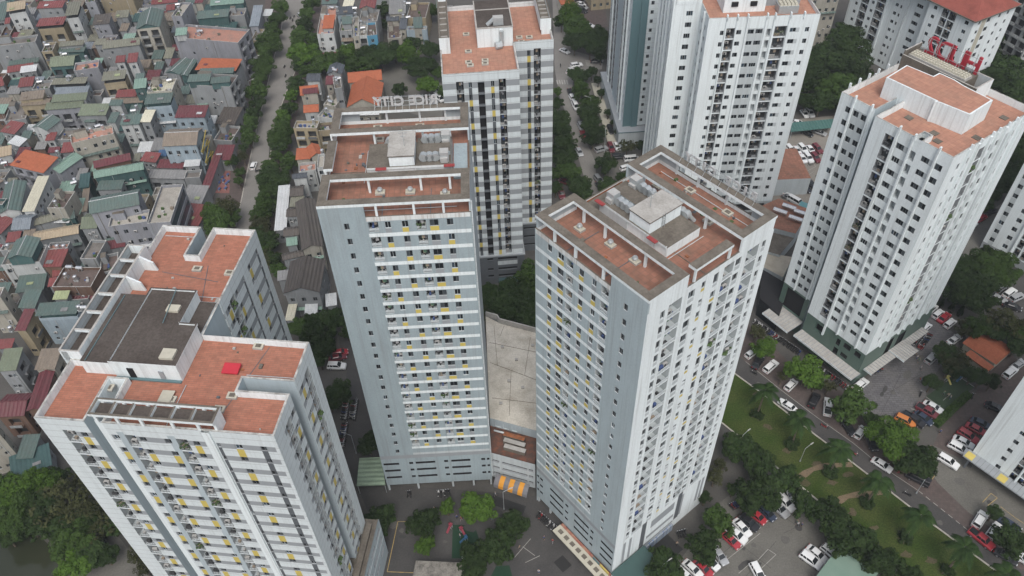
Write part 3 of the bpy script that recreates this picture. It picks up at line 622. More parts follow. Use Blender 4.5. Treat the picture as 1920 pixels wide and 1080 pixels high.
def tower_d():
    root=empty('apartment_tower',(66.8,139.1,0),-.98121,'white tower with dark green base and red rooftop letters','apartment tower')
    B=Bld(root); ZP=66.2; ZF=64.8
    fr=(0,.5,0)
    generic(B,fr,8,12.6,ZP,63.9,[('win',1.8,2.9,1.3),('shade',3.4,7.1,LGREY),('win',3.7,4.9,1.3),('win',5.5,6.7,1.3),('rib',3.3),('rib',7.2)])
    B.facade(fr,8,0,12.6,GREENP,[],[(1.2,6.7,5.2,12.0,.5,GREENP,DARK),(1.5,6.5,.3,4.2,.5,GREENP,DARK)])
    B.facade((8,.5,90),7.5,0,ZP,BLUE2); B.facade((8,8,0),1.4,0,ZP,BLUE2); B.facade((9.4,8,270),9.4,0,ZP,WHITE)
    fr=(9.4,-1.4,0)
    generic(B,fr,8.8,11,ZP,63.5,[('bal',3.1,5.3),('rib',5.5,.45,8),('winp',5.9,7.5,8.7,1.25),('rib',8.75)])
    generic(B,(18.2,-1.4,0),1.4,11,ZP,63.4,[('hole',.15,1.25)])
    generic(B,(19.6,-1.4,0),6.6,11,ZP,63.55,[('winp',1.1,2.7,3.6,1.2),('rib',3.75),('win',4.0,5.4,1.35)])
    B.facade(fr,16.8,0,11,GREENP,[(12,16.8,0,11,GREENP)],[(3.0,5.2,7.4,10,.8,GREENP,DARK),(9.2,10.2,8,10,.6,DARK,DARK),(9.2,10.4,5,7,.6,DARK,DARK),(11.2,13,8.8,10.3,.3,DARK,DARK),(14.2,15.8,8.8,10.3,.3,DARK,DARK),(11.2,13,5.8,7.,.3,DARK,DARK),(5,16,.5,3.2,.6,DARK,DARK)])
    fr=(26.2,-1.4,90)
    generic(B,fr,25.9,11,ZP,63.5,[('win',2.8,3.5,1.3),('rib',4.6),('win',5.3,6.4,1.4),('rib',7.6,.6),('bal',8.8,11),('rib',11.4,.6),('win',12.2,13.4,1.4),('rib',13.6),('win',14.5,16,1.4),('rib',16.4,.5),('shade',16.7,19,LGREY),('rib',19.2),('win',20.0,21,1.3),('rib',22.2,.6)])
    B.facade(fr,25.9,0,11,GREENP,(),[(9,11,4,10,.6,DARK,DARK),(13,16,4,9,.4,DARK,DARK)])
    B.facade((26.2,24.5,180),26.2,0,ZP,WHITE); 
    generic(B,(0,24.5,270),24,11,ZP,63.5,[('rib',2),('rib',5),('win',6,7,1.3),('rib',9),('bal',10,12),('rib',13),('win',14,15.5,1.3),('rib',18),('rib',21)])
    B.facade((0,24.5,270),24,0,11,GREENP)
    B.done()
    poly=[(0,.5),(8,.5),(8,8),(9.4,8),(9.4,-1.4),(18.2,-1.4),(18.2,1.5),(19.6,1.5),(19.6,-1.4),(26.2,-1.4),(26.2,24.5),(0,24.5)]
    parapet(root,poly,ZF,ZP+.04,.25,WHITE,CONCL,TILE3)
    b=MB()
    for x,y,dx,dy in [(0,y,-.4,.3) for y in (3,6,9,12,15)]+[(3.3,.5,.3,-.5),(7.2,.5,.3,-.5),(14.9,-1.4,.3,-.5),(18.2,-1.4,.3,-.5),(23.3,-1.4,.3,-.5)]+[(26.2,y,.45,.3) for y in (3.4,6.4,10.1,12.2,15.2,17.8,20.8)]:
        bpart('parapet_fin',root,x,x+dx,y,y+dy,65.6,67.1,WHITE)
    b=MB(); poly=[(4.5,7),(15.3,7.4),(15.3,7.0),(16.2,7.4),(21.9,8.2),(21.6,15.9),(15.3,16.2),(13,16.7),(9.7,16.6),(9.7,14.6),(4,14.1)]
    b.hexa([(x,y,ZF) for x,y in poly],[(x,y,69.2) for x,y in poly],WHITE,WHITE); b.build('penthouse',root)
    inn=offset([(x,y) for x,y in poly],.3); b=MB(); b.poly([(x,y,69.23) for x,y in inn],TILE3); b.build('roof_deck',root)
    b=MB()
    b.box(.2,16.9,18.4,18.7,ZF,68.4,CONC,CONCL); b.box(.2,.5,18.7,24.3,ZF,69.3,CONC,CONCL); b.box(16.6,16.9,18.7,24.3,ZF,68.4,WHITE,CONCL); b.box(.5,16.6,24.0,24.3,ZF,68.4,LGREY,CONCL); b.box(1.5,16.4,14.9,15.1,ZF,65.3,CONC); b.box(.5,13.9,18.7,24,ZF+.1,68.,CONC); b.build('tank_room',root)
    b=MB()
    for i in range(20):
        for j in range(3):
            x=1.2+i*.62; y=19.4+j*.72; b.hexa([(x,y,68.6),(x+.56,y,68.6),(x+.56,y+.64,68.6),(x,y+.64,68.6)],[(x+.08,y+.08,69.),(x+.48,y+.08,69.),(x+.48,y+.56,69.),(x+.08,y+.56,69.)],IVORY)
    b.box(1,13.8,19.2,21.7,68.0,68.6,CONCL); b.build('water_tank',root)
    for x,y in ((12.6,5.2),(18.6,4.6),(20.5,2.8),(24.2,9.5),(23.5,19.5)): b=MB(); b.box(x-.7,x+.7,y-.7,y+.7,ZF+.02,ZF+.12,CONC); b.build('roof_stain_pad',root)
    # red letters facing the far side
    sg=empty('rooftop_letters',(0,0,0)); sg.parent=root
    for ch,x in (('H',12.0),('U',8.9),('D',5.9),('2',2.9)):
        cu=bpy.data.curves.new('letter','FONT'); cu.body=ch; cu.size=5.4; cu.extrude=.2; cu.offset=.05; cu.align_x='CENTER'
        t=bpy.data.objects.new('t',cu); COL.objects.link(t); bpy.context.view_layer.update()
        me=bpy.data.meshes.new_from_object(t); bpy.data.objects.remove(t); me.materials.clear(); me.materials.append(SIGNR)
        inst('letter',me,sg,Matrix.Translation((x,23.6,68.0))@Matrix.Rotation(pi,4,'Z')@Matrix.Rotation(pi/2,4,'X'))
    b=MB()
    for x in (2.4,4.6,7.2,9.8,12.6): b.tube((x,23.4,66),(x,23.4,72.2),.06,.06,METAL,4); b.tube((x,23.4,71.2),(x,21.6,68),.05,.05,METAL,4)
    for z in (68.6,71.2): b.box(1.2,13.8,23.38,23.44,z,z+.08,METAL)
    b.build('letter_frame',sg)
    # entrance canopies
    def canopy(x0,x1,y0,y1,z,sl,n):
        b=MB(); dxy=(0,sl)
        b.hexa([(x0,y0,z),(x1,y0,z),(x1,y1,z),(x0,y1,z)],[(x0,y0,z+.3),(x1,y0,z+.3),(x1,y1,z+.3),(x0,y1,z+.3)],FRAMEM,CONCL)
        for i in range(n+1):
            if x1-x0>y1-y0: x=x0+(x1-x0)*i/n; b.box(x-.05,x+.05,y0,y1,z+.31,z+.38,GREY)
            else: y=y0+(y1-y0)*i/n; b.box(x0,x1,y-.05,y+.05,z+.31,z+.38,GREY)
        b.box(x0,x1,y0-.05,y0,z-.1,z+.45,WHITE)
        b.build('canopy',root)
    canopy(.2,8.3,-5.4,.3,5,0,9); canopy(9.6,26.8,-4.6,-1.5,4.7,0,18); canopy(26.3,28.5,.5,9.5,4.6,0,10); canopy(26.3,30.6,9.6,15,4.9,0,7); canopy(26.3,28.2,15.1,22.5,4.6,0,9)
    return root
rootD=tower_d()
def tower_g():
    root=empty('apartment_tower',(49.51,180.62,0),R(.86),'tall white tower with grey top floors, left of the tower with red letters','apartment tower')
    B=Bld(root); ZP=61.5; ZF=60.6; D=26
    sp=[('win',3.2,4.1,1.2),('bal',4.7,6.7),('rib',4.4),('win',7.1,8.4,1.15),('rib',6.9),('shade',9.9,13.7,LGREY),('win',10.0,11.5,1.15),('win',11.9,13.6,1.15),('rib',9.6,.5),('rib',14.1,.5),('hole',14.6,15.6),('rib',16.0,.4),('bal',16.5,19.4),('rib',19.7,.4),('winp',20.3,21.8,22.6,1.15),('win',24.0,25.0,1.2)]
    generic(B,(0,0,0),26.9,4,ZP,58.2,sp)
    B.facade((0,0,0),26.9,0,4,LGREY,(),[(2,25,.3,3.2,.6,GREY,DARK)])
    generic(B,(26.9,0,90),D,0,ZP,58.2,[('win',3,4,1.2),('bal',6,9),('rib',10),('win',12,14,1.2),('win',17,18,1.2),('rib',20)])
    B.facade((26.9,D,180),33.5,0,ZP,WHITE)
    generic(B,(-6.6,D,270),D-8,0,62.5,58.2,[('rib',1),('win',2.5,3.5,1.2),('rib',5,.4),('bal',6,8),('rib',8.6,.4),('win',10,11,1.2),('rib',12,.4),('win',13.5,14.5,1.2),('rib',16,.5),('rib',17.7,.5)])
    generic(B,(-6.6,8,0),6.6,0,62.5,59.6,[('win',3.0,4.6,1.3)])
    B.facade((-.05,8,270),0.02,0,62,WHITE)
    generic(B,(0,8,270),8,0,ZP,58.6,[('win',1.6,2.4,1.2),('win',3.2,4.0,1.2),('rib',4.4),('win',5.2,6.0,1.2)])
    B.done()
    poly=[(0,0),(26.9,0),(26.9,D),(-6.6,D),(-6.6,8),(0,8)]
    parapet(root,poly,ZF,ZP+.04,.25,WHITE,CONCL,TILE3)
    b=MB()
    for x in (4.4,6.9,9.4,14.1,16,19.7,23): bpart('parapet_fin',root,x-.15,x+.15,-.45,.3,60.8,62.3,WHITE)
    b.box(-6.7,-6.4,8,D,61.5,62.5,WHITE); b.box(-6.4,-.3,7.9,8.15,61.5,62.5,WHITE); b.build('parapet_wall',root)
    b=MB(); b.box(4.4,14.6,4.3,20,ZF,66,WHITE,TILE3); b.box(4.2,14.8,4.1,4.3,65.6,66.1,WHITE,CONCL); b.box(6.2,7.8,4.0,4.28,62.2,63.4,DARK,CONC); b.box(10.8,12.4,4.0,4.28,62.2,63.4,DARK,CONC); b.build('penthouse',root)
    b=MB(); b.box(14.6,24,7,9,ZF,62.2,GREY,RUST); b.build('low_block',root)
    b=MB()
    for i in range(5):
        for j in range(3): x=17.6+i*.9;y=2.5+j*.9; b.hexa([(x,y,62.6),(x+.8,y,62.6),(x+.8,y+.8,62.6),(x,y+.8,62.6)],[(x+.1,y+.1,63.1),(x+.7,y+.1,63.1),(x+.7,y+.7,63.1),(x+.1,y+.7,63.1)],IVORY)
    b.box(17.4,22.2,2.3,5.4,60.7,62.6,METAL); b.build('water_tank',root)
    b=MB(); b.box(26.9,40,7,22,0,6,LGREY,TILE2); b.build('annex',root)
    return root
rootG=tower_g()
def tower_f():
    o=G(1120+305/4.157,980/4.157,6); rz=R(3)
    root=empty('apartment_tower',(o.x,o.y,0),rz,'white tower with a teal vertical band, left edge among the top towers','apartment tower')
    B=Bld(root); ZT=100
    generic(B,(0,0,0),16,6.3,ZT,98.6-.3,[('win',.8,1.7,1.1),('win',3.0,3.9,.9)],fl=2.8,base=WHITE2,n=36)
    B.facade((-4.6,0,0),2.6,6,ZT,TEAL); B.facade((-2,-.4,0),2.0,6,ZT,TEAL); B.facade((-2,0,-90),.4,6,ZT,TEAL); B.facade((0,-.4,90),.4,6,ZT,TEAL)
    generic(B,(-4.6,32,270),32,6,ZT,98.3,[('bal',1,4),('bal',5,8),('bal',9.5,12),('shade',12.3,19.5,BLUE2),('bal',20,23),('bal',24,27),('win',30.2,30.8,1.2),('rib',28,.4),('rib',4.5,.3),('rib',23.5,.3)],fl=2.8,n=36)
    B.facade((16,0,90),32,0,ZT,WHITE2); B.facade((16,32,180),20.6,0,ZT,WHITE2)
    B.b.poly([(-4.6,0,ZT),(16,0,ZT),(16,32,ZT),(-4.6,32,ZT)],TILE2)
    B.done()
    b=MB(); b.box(-6.2,18,-3,34,0,5.7,LGREY,TEAL); b.box(-6.4,18.2,-3.2,34,5.7,6.0,TEAL,GREY); b.build('podium',root)
    b=MB(); b.box(-9,-6.2,-2,36,0,.5,IVORY,IVORY); b.build('terrace',root)
    return root
rootF=tower_f()
def tower_h():
    root=empty('apartment_block',(138.76,246.1,0),R(-61.71),'long white apartment block with red hipped roof at top right','apartment block')
    B=Bld(root); Z=31.2; fl=3.03
    generic(B,(0,0,0),16.6,0,Z,30.25,[('win',1.8,3.0,1.1),('bal',5.2,7.4),('bal',7.8,10.2),('win',13.6,14.9,1.2)],fl=fl,n=11)
    generic(B,(16.6,0,90),20,0,Z,30.25,[('win',2.5,3.6,1.1),('win',6.5,8.2,1.4),('shade',4,6.2,IVORY),('win',12,13,1.2),('win',16,17,1.2)],fl=fl,n=11)
    B.facade((16.6,20,180),50,0,Z,WHITE2)
    generic(B,(-33,3.5,0),33,0,Z,29.7,[('win',2.5,3.6,1.1),('bal',4.9,8.0),('win',9.2,10.3,1.1),('bal',11.3,14.6),('rib',15.5,.5),('win',18.6,19.8,1.1),('win',20.6,21.3,1.1),('rib',23.5,.5),('win',26.5,28.9,1.2),('win',31,31.6,1.1)],fl=fl,n=11)
    B.facade((0,3.5,270),3.5,0,Z,WHITE2); B.facade((-33,20,270),16.5,0,Z,WHITE2)
    B.done()
    b=MB(); ROOFT=mat('red_tile_roof',(.23,.07,.055),.85,noise=.6,nscale=.3,fine=.1)
    b.box(-34,17.6,-1,21,Z,Z+.35,CONC,CONC); b.hexa([(0,-.8,Z+.36),(17.4,-.8,Z+.36),(17.4,20.8,Z+.36),(0,20.8,Z+.36)],[(7,9.5,Z+5),(10.5,9.5,Z+5),(10.5,10.5,Z+5),(7,10.5,Z+5)],ROOFT)
    b.hexa([(-33.8,2.7,Z+.36),(-.1,2.7,Z+.36),(-.1,20.8,Z+.36),(-33.8,20.8,Z+.36)],[(-30,10,Z+4.5),(-.1,10,Z+4.5),(-.1,12,Z+4.5),(-30,12,Z+4.5)],ROOFT)
    b.build('roof',root); return root
rootH=tower_h()
def tower_i():
    root=empty('apartment_tower',(130.21,162.26,0),R(-52.3),'pale tower cut off by the right edge, behind the tower with red letters','apartment tower')
    B=Bld(root); Z=70
    generic(B,(0,0,0),24,2.5,Z,68.6,[('win',1.2,2.5,1.3),('shade',1.2,2.5,LGREY),('win',4.8,6.1,1.3),('bal',8,9.4),('bal',9.9,11.2),('rib',7.4),('win',14,15.3,1.3),('bal',17,20)])
    B.facade((0,0,0),24,0,2.5,GREY,[(2,4,0.2,2,LGREY)]); B.facade((24,0,90),20,0,Z,WHITE); B.facade((24,20,180),24,0,Z,WHITE); B.facade((0,20,270),20,0,Z,WHITE)
    B.b.poly([(0,0,Z),(24,0,Z),(24,20,Z),(0,20,Z)],TILE2); B.done(); return root
rootI=tower_i()
def tower_j():
    root=empty('apartment_tower',(98.33,95.01,0),R(-52.69),'pale tower at the lower right edge above a grey canopy with yellow squares','apartment tower')
    B=Bld(root); Z=64
    generic(B,(0,0,0),28,2.75,Z,62.0+.19,[('win',4.9,5.9,1.15),('bal',8.0,9.2),('bal',9.7,11.2),('rib',9.45,.25),('win',14,15,1.15),('bal',18,21)])
    B.facade((28,0,90),18,0,Z,WHITE); B.facade((28,18,180),28,0,Z,WHITE); B.facade((0,18,270),18,0,Z,WHITE)
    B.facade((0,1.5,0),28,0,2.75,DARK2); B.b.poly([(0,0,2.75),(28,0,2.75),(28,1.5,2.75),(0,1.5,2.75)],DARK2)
    B.b.poly([(0,0,Z),(28,0,Z),(28,18,Z),(0,18,Z)],TILE2); B.done()
    b=MB(); b.box(-.8,26,-2.6,-.02,3.2,3.5,GREY,GREY)
    for x in (-.6,6.6,14,21.5): b.box(x,x+1.7,-2.5,-.6,3.52,3.58,YELLOW)
    for x in range(0,26,1): b.box(x,x+.05,-2.6,-.05,3.51,3.54,DGREY)
    b.build('canopy',root)
    for x in (.4,7.5,15,22): bpart('canopy_post',root,x,x+.4,-2.3,-1.9,0,3.2,DGREY); return root
rootJ=tower_j()
# ================================================================ ground, roads, grass
def gmat(name,c,c2,sc_=.09,fine=.12,bump=.0,n=.7): return mat(name,c,.92,noise=n,nscale=sc_,col2=c2,fine=fine,bump=bump)
GROUND=gmat('ground_concrete',(0.084,0.08,0.0744),(0.052,0.0496,0.0464))
ASPH=gmat('asphalt',(0.0544,0.0528,0.052),(0.088,0.084,0.08),.12)
ROADC=gmat('concrete_road',(0.188,0.18,0.168),(0.136,0.1296,0.12),.1)
LOT=gmat('parking_lot_concrete',(0.124,0.12,0.108),(0.08,0.0768,0.0704),.15,.14)
LOT2=gmat('light_parking_concrete',(0.216,0.2,0.176),(0.16,0.148,0.132),.12)
PINK=bricky('brick_paving',(0.1,0.0768,0.072),(0.08,0.064,0.0592),(0.064,0.056,0.052),w=.5,h=.5,mortar=.02,dirt=.6,dcol=(0.08,0.076,0.0704),scale=.15)
COB=bricky('stone_plaza_paving',(0.128,0.124,0.128),(0.1,0.0976,0.104),(0.072,0.0704,0.0704),w=1.2,h=.6,mortar=.05,dirt=.7,dcol=(0.152,0.14,0.124),scale=.12)
GRASSM=gmat('lawn_grass',(0.03,0.052,0.009),(0.058,0.068,0.02),.13,.4,.4,n=1)
DIRT=gmat('trodden_dirt',(0.16,0.12,0.08),(0.112,0.088,0.06),.5,.2)
MATG=gmat('green_court_surface',(0.0144,0.04,0.024),(0.024,0.048,0.028),.3)
COURTG=gmat('green_sport_surface',(0.044,0.068,0.04),(0.032,0.048,0.032),.3)
POND=mat('pond_water',(0.024,0.028,0.016),.12,noise=.5,nscale=.1,col2=(0.04,0.0416,0.0256),bump=.05)
KERB=mat('kerb_stone',(.4,.38,.34),.85,noise=.6,nscale=1)
LINEW=mat('white_road_paint',(.3,.295,.27),.8,noise=.9,nscale=.9,col2=(.2,.19,.18))
LINEY=mat('yellow_road_paint',(.36,.26,.09),.8,noise=.9,nscale=.9,col2=(.16,.13,.09))
def sheet(name,pts,m,lv,z=0): 
    b=MB(); b.poly([(*G(u,v)[:2],z+.006*lv) for u,v in pts],m); return tag(b.build(name),kind='structure')
def strip(name,pts,wd,m,z0,z1,kind='structure'):
    b=MB(); w_=[G(*p) for p in pts]
    for p,q in zip(w_,w_[1:]): b.obox(p,q,wd,z0,z1,m)
    return tag(b.build(name),kind=kind)
b=MB(); b.poly([(-950,-60,0),(950,-60,0),(950,1250,0),(-950,1250,0)],GROUND); tag(b.build('ground'),kind='structure')
# boulevard on the left
sheet('boulevard',[(578,-20),(572,0),(563,60),(554,133),(537,173),(514,235),(505,275),(500,350),(478,405),(462,440),(430,520),(380,640),(320,640),(380,520),(432,440),(442,427),(452,380),(462,330),(480,255),(482,239),(497,178),(512,115),(525,67),(538,0),(540,-20)],ROADC,1)
sheet('pavement',[(500,-20),(538,-20),(525,67),(512,115),(497,178),(482,239),(462,330),(442,427),(400,427),(420,330),(440,239),(470,140),(490,60)],PINK,2)
sheet('pavement',[(578,-20),(610,-20),(600,60),(575,140),(560,200),(540,300),(520,400),(505,470),(462,440),(478,405),(500,350),(514,235),(537,173),(554,133)],PINK,2)
strip('kerb',[(540,-20),(525,67),(512,115),(497,178),(482,239),(462,330),(442,427)],.25,KERB,0,.15); strip('kerb',[(577,-20),(554,133),(537,173),(514,235),(500,350),(478,405)],.25,KERB,0,.15)
# lane between the lower-left tower and the middle tower, and the courtyard
sheet('lane',[(640,600),(690,610),(735,930),(690,960),(640,840),(648,760),(650,690),(635,640)],ASPH,1)
sheet('courtyard',[(690,905),(1005,930),(1150,1085),(1190,1200),(640,1200),(700,1050)],ASPH,2)
sheet('play_mat',[(849,984),(890,985),(898,1010),(897,1047),(847,1047)],MATG,3)
sheet('green_court',[(918,1085),(930,1062),(955,1060),(962,1085)],MATG,3)
strip('parking_line',[(768,978),(746,978),(726,1072),(775,1074)],.15,LINEY,.018,.024)
for a,b_ in (((995,1010),(965,1045)),((980,1025),(1003,1042)),((1012,1042),(985,1055))): strip('parking_line',[a,b_],.12,LINEW,.018,.024)
# pond
sheet('pond',[(-200,1120),(-120,1000),(-20,985),(40,990),(75,1005),(105,1035),(120,1085),(100,1150)],POND,1)
sheet('pond_path',[(170,1000),(205,985),(290,1090),(330,1180),(190,1150),(150,1090),(150,1040)],LOT,2)
# avenue on the right
KL=[(1300,640),(1382,704),(1437,744),(1493,788),(1533,819),(1600,869),(1669,922),(1736,974),(1792,1015),(1862,1067),(1930,1120)]
KU=[(1990,1110),(1900,1060),(1815,993),(1758,950),(1722,920),(1678,891),(1636,861),(1600,831),(1531,782),(1464,731),(1398,678),(1340,632)]
sheet('avenue',KL+KU,ASPH,1)
sheet('pavement',[(1340,632),(1398,678),(1464,731),(1531,782),(1600,831),(1678,891),(1758,950),(1815,993),(1900,1060),(1990,1110),(2040,1050),(1925,950),(1800,860),(1700,830),(1640,800),(1600,745),(1480,680),(1420,620),(1380,590)],PINK,2)
strip('kerb',KL,.3,KERB,0,.16)
strip('lane_line',[(1398,678),(1464,731),(1531,782),(1600,831),(1636,861),(1678,891),(1722,920)],.12,LINEW,.018,.024)
for i in range(7):
    u,v=1722+14*i,920+11.2*i; strip('lane_line',[(u,v),(u+8,v+6.4)],.14,LINEW,.018,.024)
LW=[(1300,750),(1366,803),(1417,843),(1458,878),(1500,911),(1541,945),(1634,1023),(1680,1060),(1720,1095),(1780,1150)]
sheet('lawn',[(1300,640),(1382,705),(1437,745),(1493,789),(1533,820),(1600,870),(1669,923),(1736,975),(1792,1016),(1862,1068),(1930,1121),(1900,1180)]+LW[::-1],GRASSM,2)
strip('kerb',LW,.3,KERB,0,.16)
def path(pts,wd):
    n=len(pts); b=MB(); W_=[G(*p) for p in pts]; L=[];Rr=[]
    for i,p in enumerate(W_):
        a=W_[max(i-1,0)]; c=W_[min(i+1,n-1)]; d=(c-a).normalized(); nn=Vector((-d.y,d.x,0))*wd/2*(1+.25*sin(i*2.1)); L.append((*(p+nn)[:2],.03)); Rr.append((*(p-nn)[:2],.03))
    b.poly(L+Rr[::-1],DIRT); tag(b.build('dirt_path'),kind='structure')
path([(1498,896),(1510,888),(1523,880),(1536,876),(1549,874),(1572,872),(1598,871)],1.3)
path([(1568,943),(1578,936),(1588,931),(1603,928),(1620,926),(1640,925),(1662,922)],1.3)
sheet('car_park',[(1175,1085),(1340,980),(1330,930),(1420,860),(1500,925),(1541,950),(1640,1035),(1560,1120),(1500,1200),(1175,1200)],LOT,1)
sheet('footway',[(1140,1085),(1312,940),(1345,880),(1380,830),(1420,860),(1400,900),(1330,960),(1290,1030),(1240,1100),(1200,1200),(1120,1200)],GROUND,2)
strip('parking_line',[(1330,1085),(1362,1050),(1425,1000)],.12,LINEW,.02,.026); strip('parking_line',[(1385,1075),(1406,1057)],.12,LINEW,.02,.026)
for a in ((1412,1060,1440,1030),(1440,1030,1455,1040),(1455,1040,1425,1068)): strip('parking_line',[a[:2],a[2:]],.12,LINEW,.02,.026)
sheet('plaza',[(1615,722),(1650,690),(1705,600),(1730,585),(1790,625),(1800,650),(1760,690),(1735,744),(1720,765),(1690,780),(1650,800),(1620,770)],COB,3)
sheet('play_court',[(1736,744),(1793,702),(1827,726),(1771,769)],COURTG,4)
for a in (((1736,744),(1771,769)),((1768,751),(1783,738)),((1722,754),(1716,762)),((1707,765),(1718,770)),((1793,702),(1827,726))): strip('court_line',[*a],.15,LINEW,.03,.04)
sheet('side_street',[(1771,785),(1830,735),(1880,650),(1925,690),(1925,760),(1840,830),(1800,860),(1750,835)],PINK,3)
sheet('forecourt',[(1750,835),(1800,860),(1830,850),(1925,925),(1990,980),(2040,1050),(1990,1080),(1815,960),(1758,905),(1735,870)],LOT,4)
for a in ((1842,942,1858,925),(1858,925,1870,934),(1870,934,1852,948),(1876,950,1905,972),(1905,972,1925,985),(1742,908,1752,892)): strip('parking_line',[a[:2],a[2:]],.13,LINEY,.034,.04)
sheet('back_street',[(1730,560),(1780,575),(1850,585),(1925,600),(1925,500),(1860,500),(1790,560)],ASPH,1)
sheet('back_lot',[(1780,445),(1850,400),(1880,380),(1860,450),(1830,480),(1795,480)],LOT,1)
# lots between the upper towers
sheet('car_park',[(1430,230),(1580,215),(1570,330),(1530,420),(1440,400)],LOT2,1)
for x in (1489,1500,1511,1523,1535): strip('parking_line',[(x,303),(x+6,312)],.12,LINEW,.012,.018)
for a in ((1500,340,1525,322),(1493,332,1530,312)): strip('parking_line',[a[:2],a[2:]],.12,LINEW,.012,.018)
sheet('north_street',[(1035,-20),(1062,-20),(1064,60),(1075,95),(1110,105),(1132,112),(1128,130),(1098,132),(1075,150),(1071,180),(1086,219),(1096,258),(1115,300),(1121,355),(1133,374),(1150,420),(1110,420),(1112,367),(1094,328),(1079,277),(1069,234),(1049,180),(1040,130),(1038,60)],ROADC,1)
sheet('service_lot',[(1100,140),(1120,130),(1150,200),(1175,260),(1215,280),(1215,330),(1150,345),(1115,300),(1096,258),(1120,240),(1105,180)],LOT,2)
sheet('north_lot',[(1075,-20),(1130,-20),(1140,50),(1105,60),(1090,40)],PINK,1)
for i in range(5): strip('zebra_crossing',[(1044+i*4.6,150),(1046+i*4.6,158)],.5,LINEW,.012,.018)
for i in range(5): strip('zebra_crossing',[(1097+i*.6,113+i*2.2),(1110+i*.6,115+i*2.2)],.45,LINEW,.012,.018)
sheet('inner_yard',[(708,115),(800,115),(830,150),(830,230),(730,200)],LOT,1)
# repair patches and stains on the paving
_p=random.Random(4); PATCH=[gmat('tar_patch',(.052,.051,.05),(.075,.073,.07),.3),gmat('pale_patch',(.1,.097,.09),(.08,.078,.072),.3)]
def patches(quad,n,z0):
    a,b1,c,d=[G(*p) for p in quad]
    for i in range(n):
        s,t=_p.uniform(.05,.95),_p.uniform(.05,.95); p=a.lerp(b1,s).lerp(d.lerp(c,s),t); e=(b1-a).normalized(); f=Vector((-e.y,e.x,0)); l,w_=_p.uniform(.8,4),_p.uniform(.6,2)
        k=_p.randint(6,9); pts=[p+e*cos(6.283*j/k)*l*_p.uniform(.6,1)/1.6+f*sin(6.283*j/k)*w_*_p.uniform(.6,1)/1.6 for j in range(k)]; b=MB(); b.poly([(q.x,q.y,z0) for q in pts],_p.choice(PATCH)); tag(b.build('paving_patch'),kind='structure')
BARE=gmat('bare_soil',(.085,.07,.045),(.05,.055,.02),.4,.3)
for (u,v) in ((1440,800),(1475,845),(1530,870),(1560,905),(1600,960),(1640,990),(1700,1040),(1745,1050),(1510,905),(1620,900),(1590,890),(1420,740)):
    c=G(u,v); k=9; b=MB(); b.poly([(c.x+cos(6.283*j/k)*_p.uniform(.5,1.5),c.y+sin(6.283*j/k)*_p.uniform(.4,1.1),.019) for j in range(k)],BARE); tag(b.build('bare_ground'),kind='structure')
patches(((1300,1070),(1480,930),(1530,980),(1420,1085)),9,.013); patches(((1400,690),(1850,1030),(1830,1050),(1390,700)),5,.013); patches(((700,940),(1000,950),(1080,1070),(740,1070)),9,.019); patches(((1760,860),(1800,850),(1910,960),(1830,960)),4,.034); patches(((1640,760),(1700,640),(1750,660),(1700,770)),5,.028); patches(((1460,300),(1560,260),(1540,400),(1470,400)),8,.013)
for L in (((1310,1075),(1430,975)),((1395,1085),(1455,1015)),((1432,940),(1492,985)),((1470,1000),(1500,985)),((1400,1030),(1445,1065)),((760,1000),(845,1000)),((900,955),(985,965)),((1640,800),(1690,700)),((1660,740),(1730,700))): strip('paving_joint',L,.07,PATCH[0],.036,.04)
